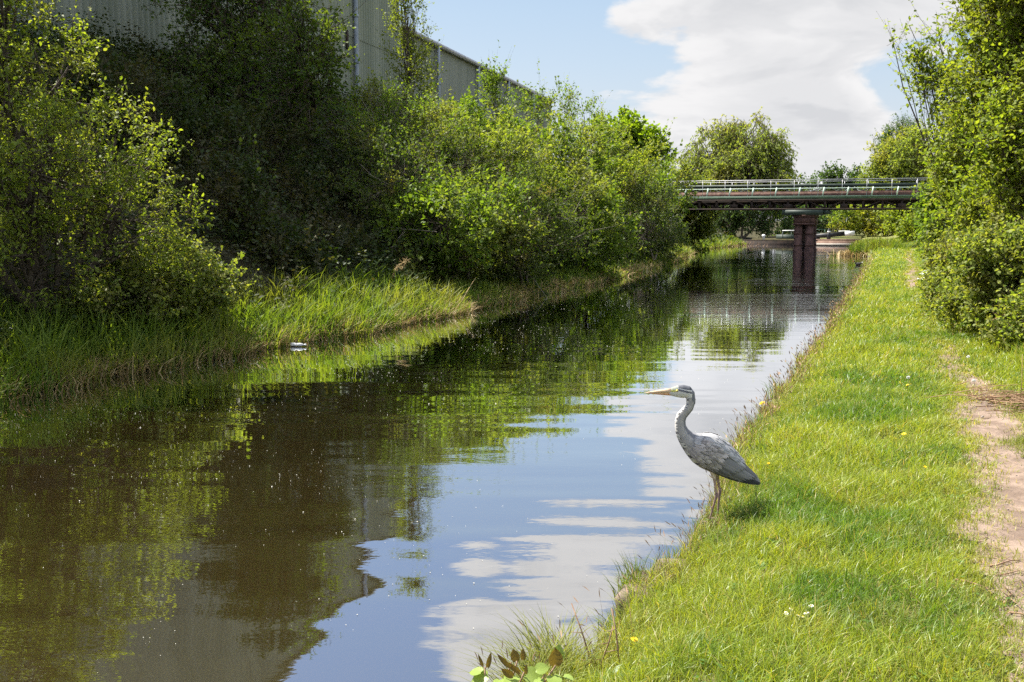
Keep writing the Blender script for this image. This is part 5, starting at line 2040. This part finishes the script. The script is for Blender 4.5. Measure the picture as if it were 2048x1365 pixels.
ms_ = MB()
tips = [(970, 1335), (1022, 1325), (1036, 1318), (1048, 1345), (1112, 1330), (1090, 1350)]
for px, py in tips:
    e = sl(px, py)
    ms_.tube([np.array([0, 0, -.1]), e * .5 + np.array([0, 0, -.02]), e], [.007, .005, .003], 6)
ms_.build('stem', M_twig, rt)
mg = MB()
for px, py, L, W, ax, nn in [(q_[0], q_[1], q_[2] * .85, q_[3] * .85, q_[4], q_[5]) for q_ in [(975, 1352, .075, .075, -RV - .2 * UV, UV - .6 * FV), (962, 1345, .06, .06, -RV + .5 * FV, UV - .3 * FV), (1050, 1350, .09, .085, RV * .9 - .1 * UV, UV - .7 * FV), (1030, 1352, .07, .07, -RV * .4 - FV * .6, UV - .3 * FV),
                             (1105, 1352, .065, .07, RV * .3 - FV - .2 * UV, UV), (1072, 1340, .06, .055, RV + .3 * UV, UV - .8 * FV), (1000, 1360, .06, .06, -FV, UV), (1112, 1322, .07, .062, UV * .9 + RV * .2, -FV + .2 * UV), (1082, 1358, .05, .046, -RV * .7 - FV, UV), (1128, 1352, .048, .042, RV - FV * .5, UV)]]:
    mg = MB()
    round_leaf(mg, sl(px, py, 0), ax, nn, L, W)
    mg.build('leaf', L_alder2, rt, True)
mg = MB()
for px, py, L, W, ax, nn in [(966, 1332, .045, .012, UV - .45 * RV, -FV), (975, 1335, .055, .018, UV + .25 * RV, -FV), (1020, 1334, .065, .020, UV * .8 - .9 * RV, -FV), (1033, 1322, .045, .034, UV - .3 * RV, -FV), (1046, 1320, .042, .020, UV + .0 * RV, -FV),
                             (1040, 1345, .06, .022, -RV * .6 + UV * .4, -FV), (1026, 1352, .05, .03, -RV * .8 + UV * .4, -FV), (1052, 1348, .035, .014, UV, -FV), (1110, 1330, .062, .055, UV + .05 * RV, -FV + .3 * RV)]:
    mg = MB()
    round_leaf(mg, sl(px, py, -.02), ax, nn, L, W, .3)
    mg.build('young_leaf', L_bronze, rt, True)
for i, (p0, p1, lab) in enumerate([((1182, 1325), (1143, 1207), 'taller dry brown stem leaning left over the water at the bottom'), ((1205, 1320), (1226, 1252), 'shorter dry brown stem near the bottom edge'),
                                   ((1236, 1300), (1223, 1217), 'dead dock stalk with knobbly seeds at the bottom edge')]):
    P = [at(*p0, Y=3.72)[0], at((p0[0] + p1[0]) / 2 + 2, (p0[1] + p1[1]) / 2, Y=3.72)[0], at(*p1, Y=3.74)[0]]
    P.insert(0, P[0] + (P[0] - P[1]) * .9)
    stick('dead_weed', lab, 'dead weed', P, .0045, M_twig, 'dry stems at the bottom edge', twig=True, seed=i + 60)
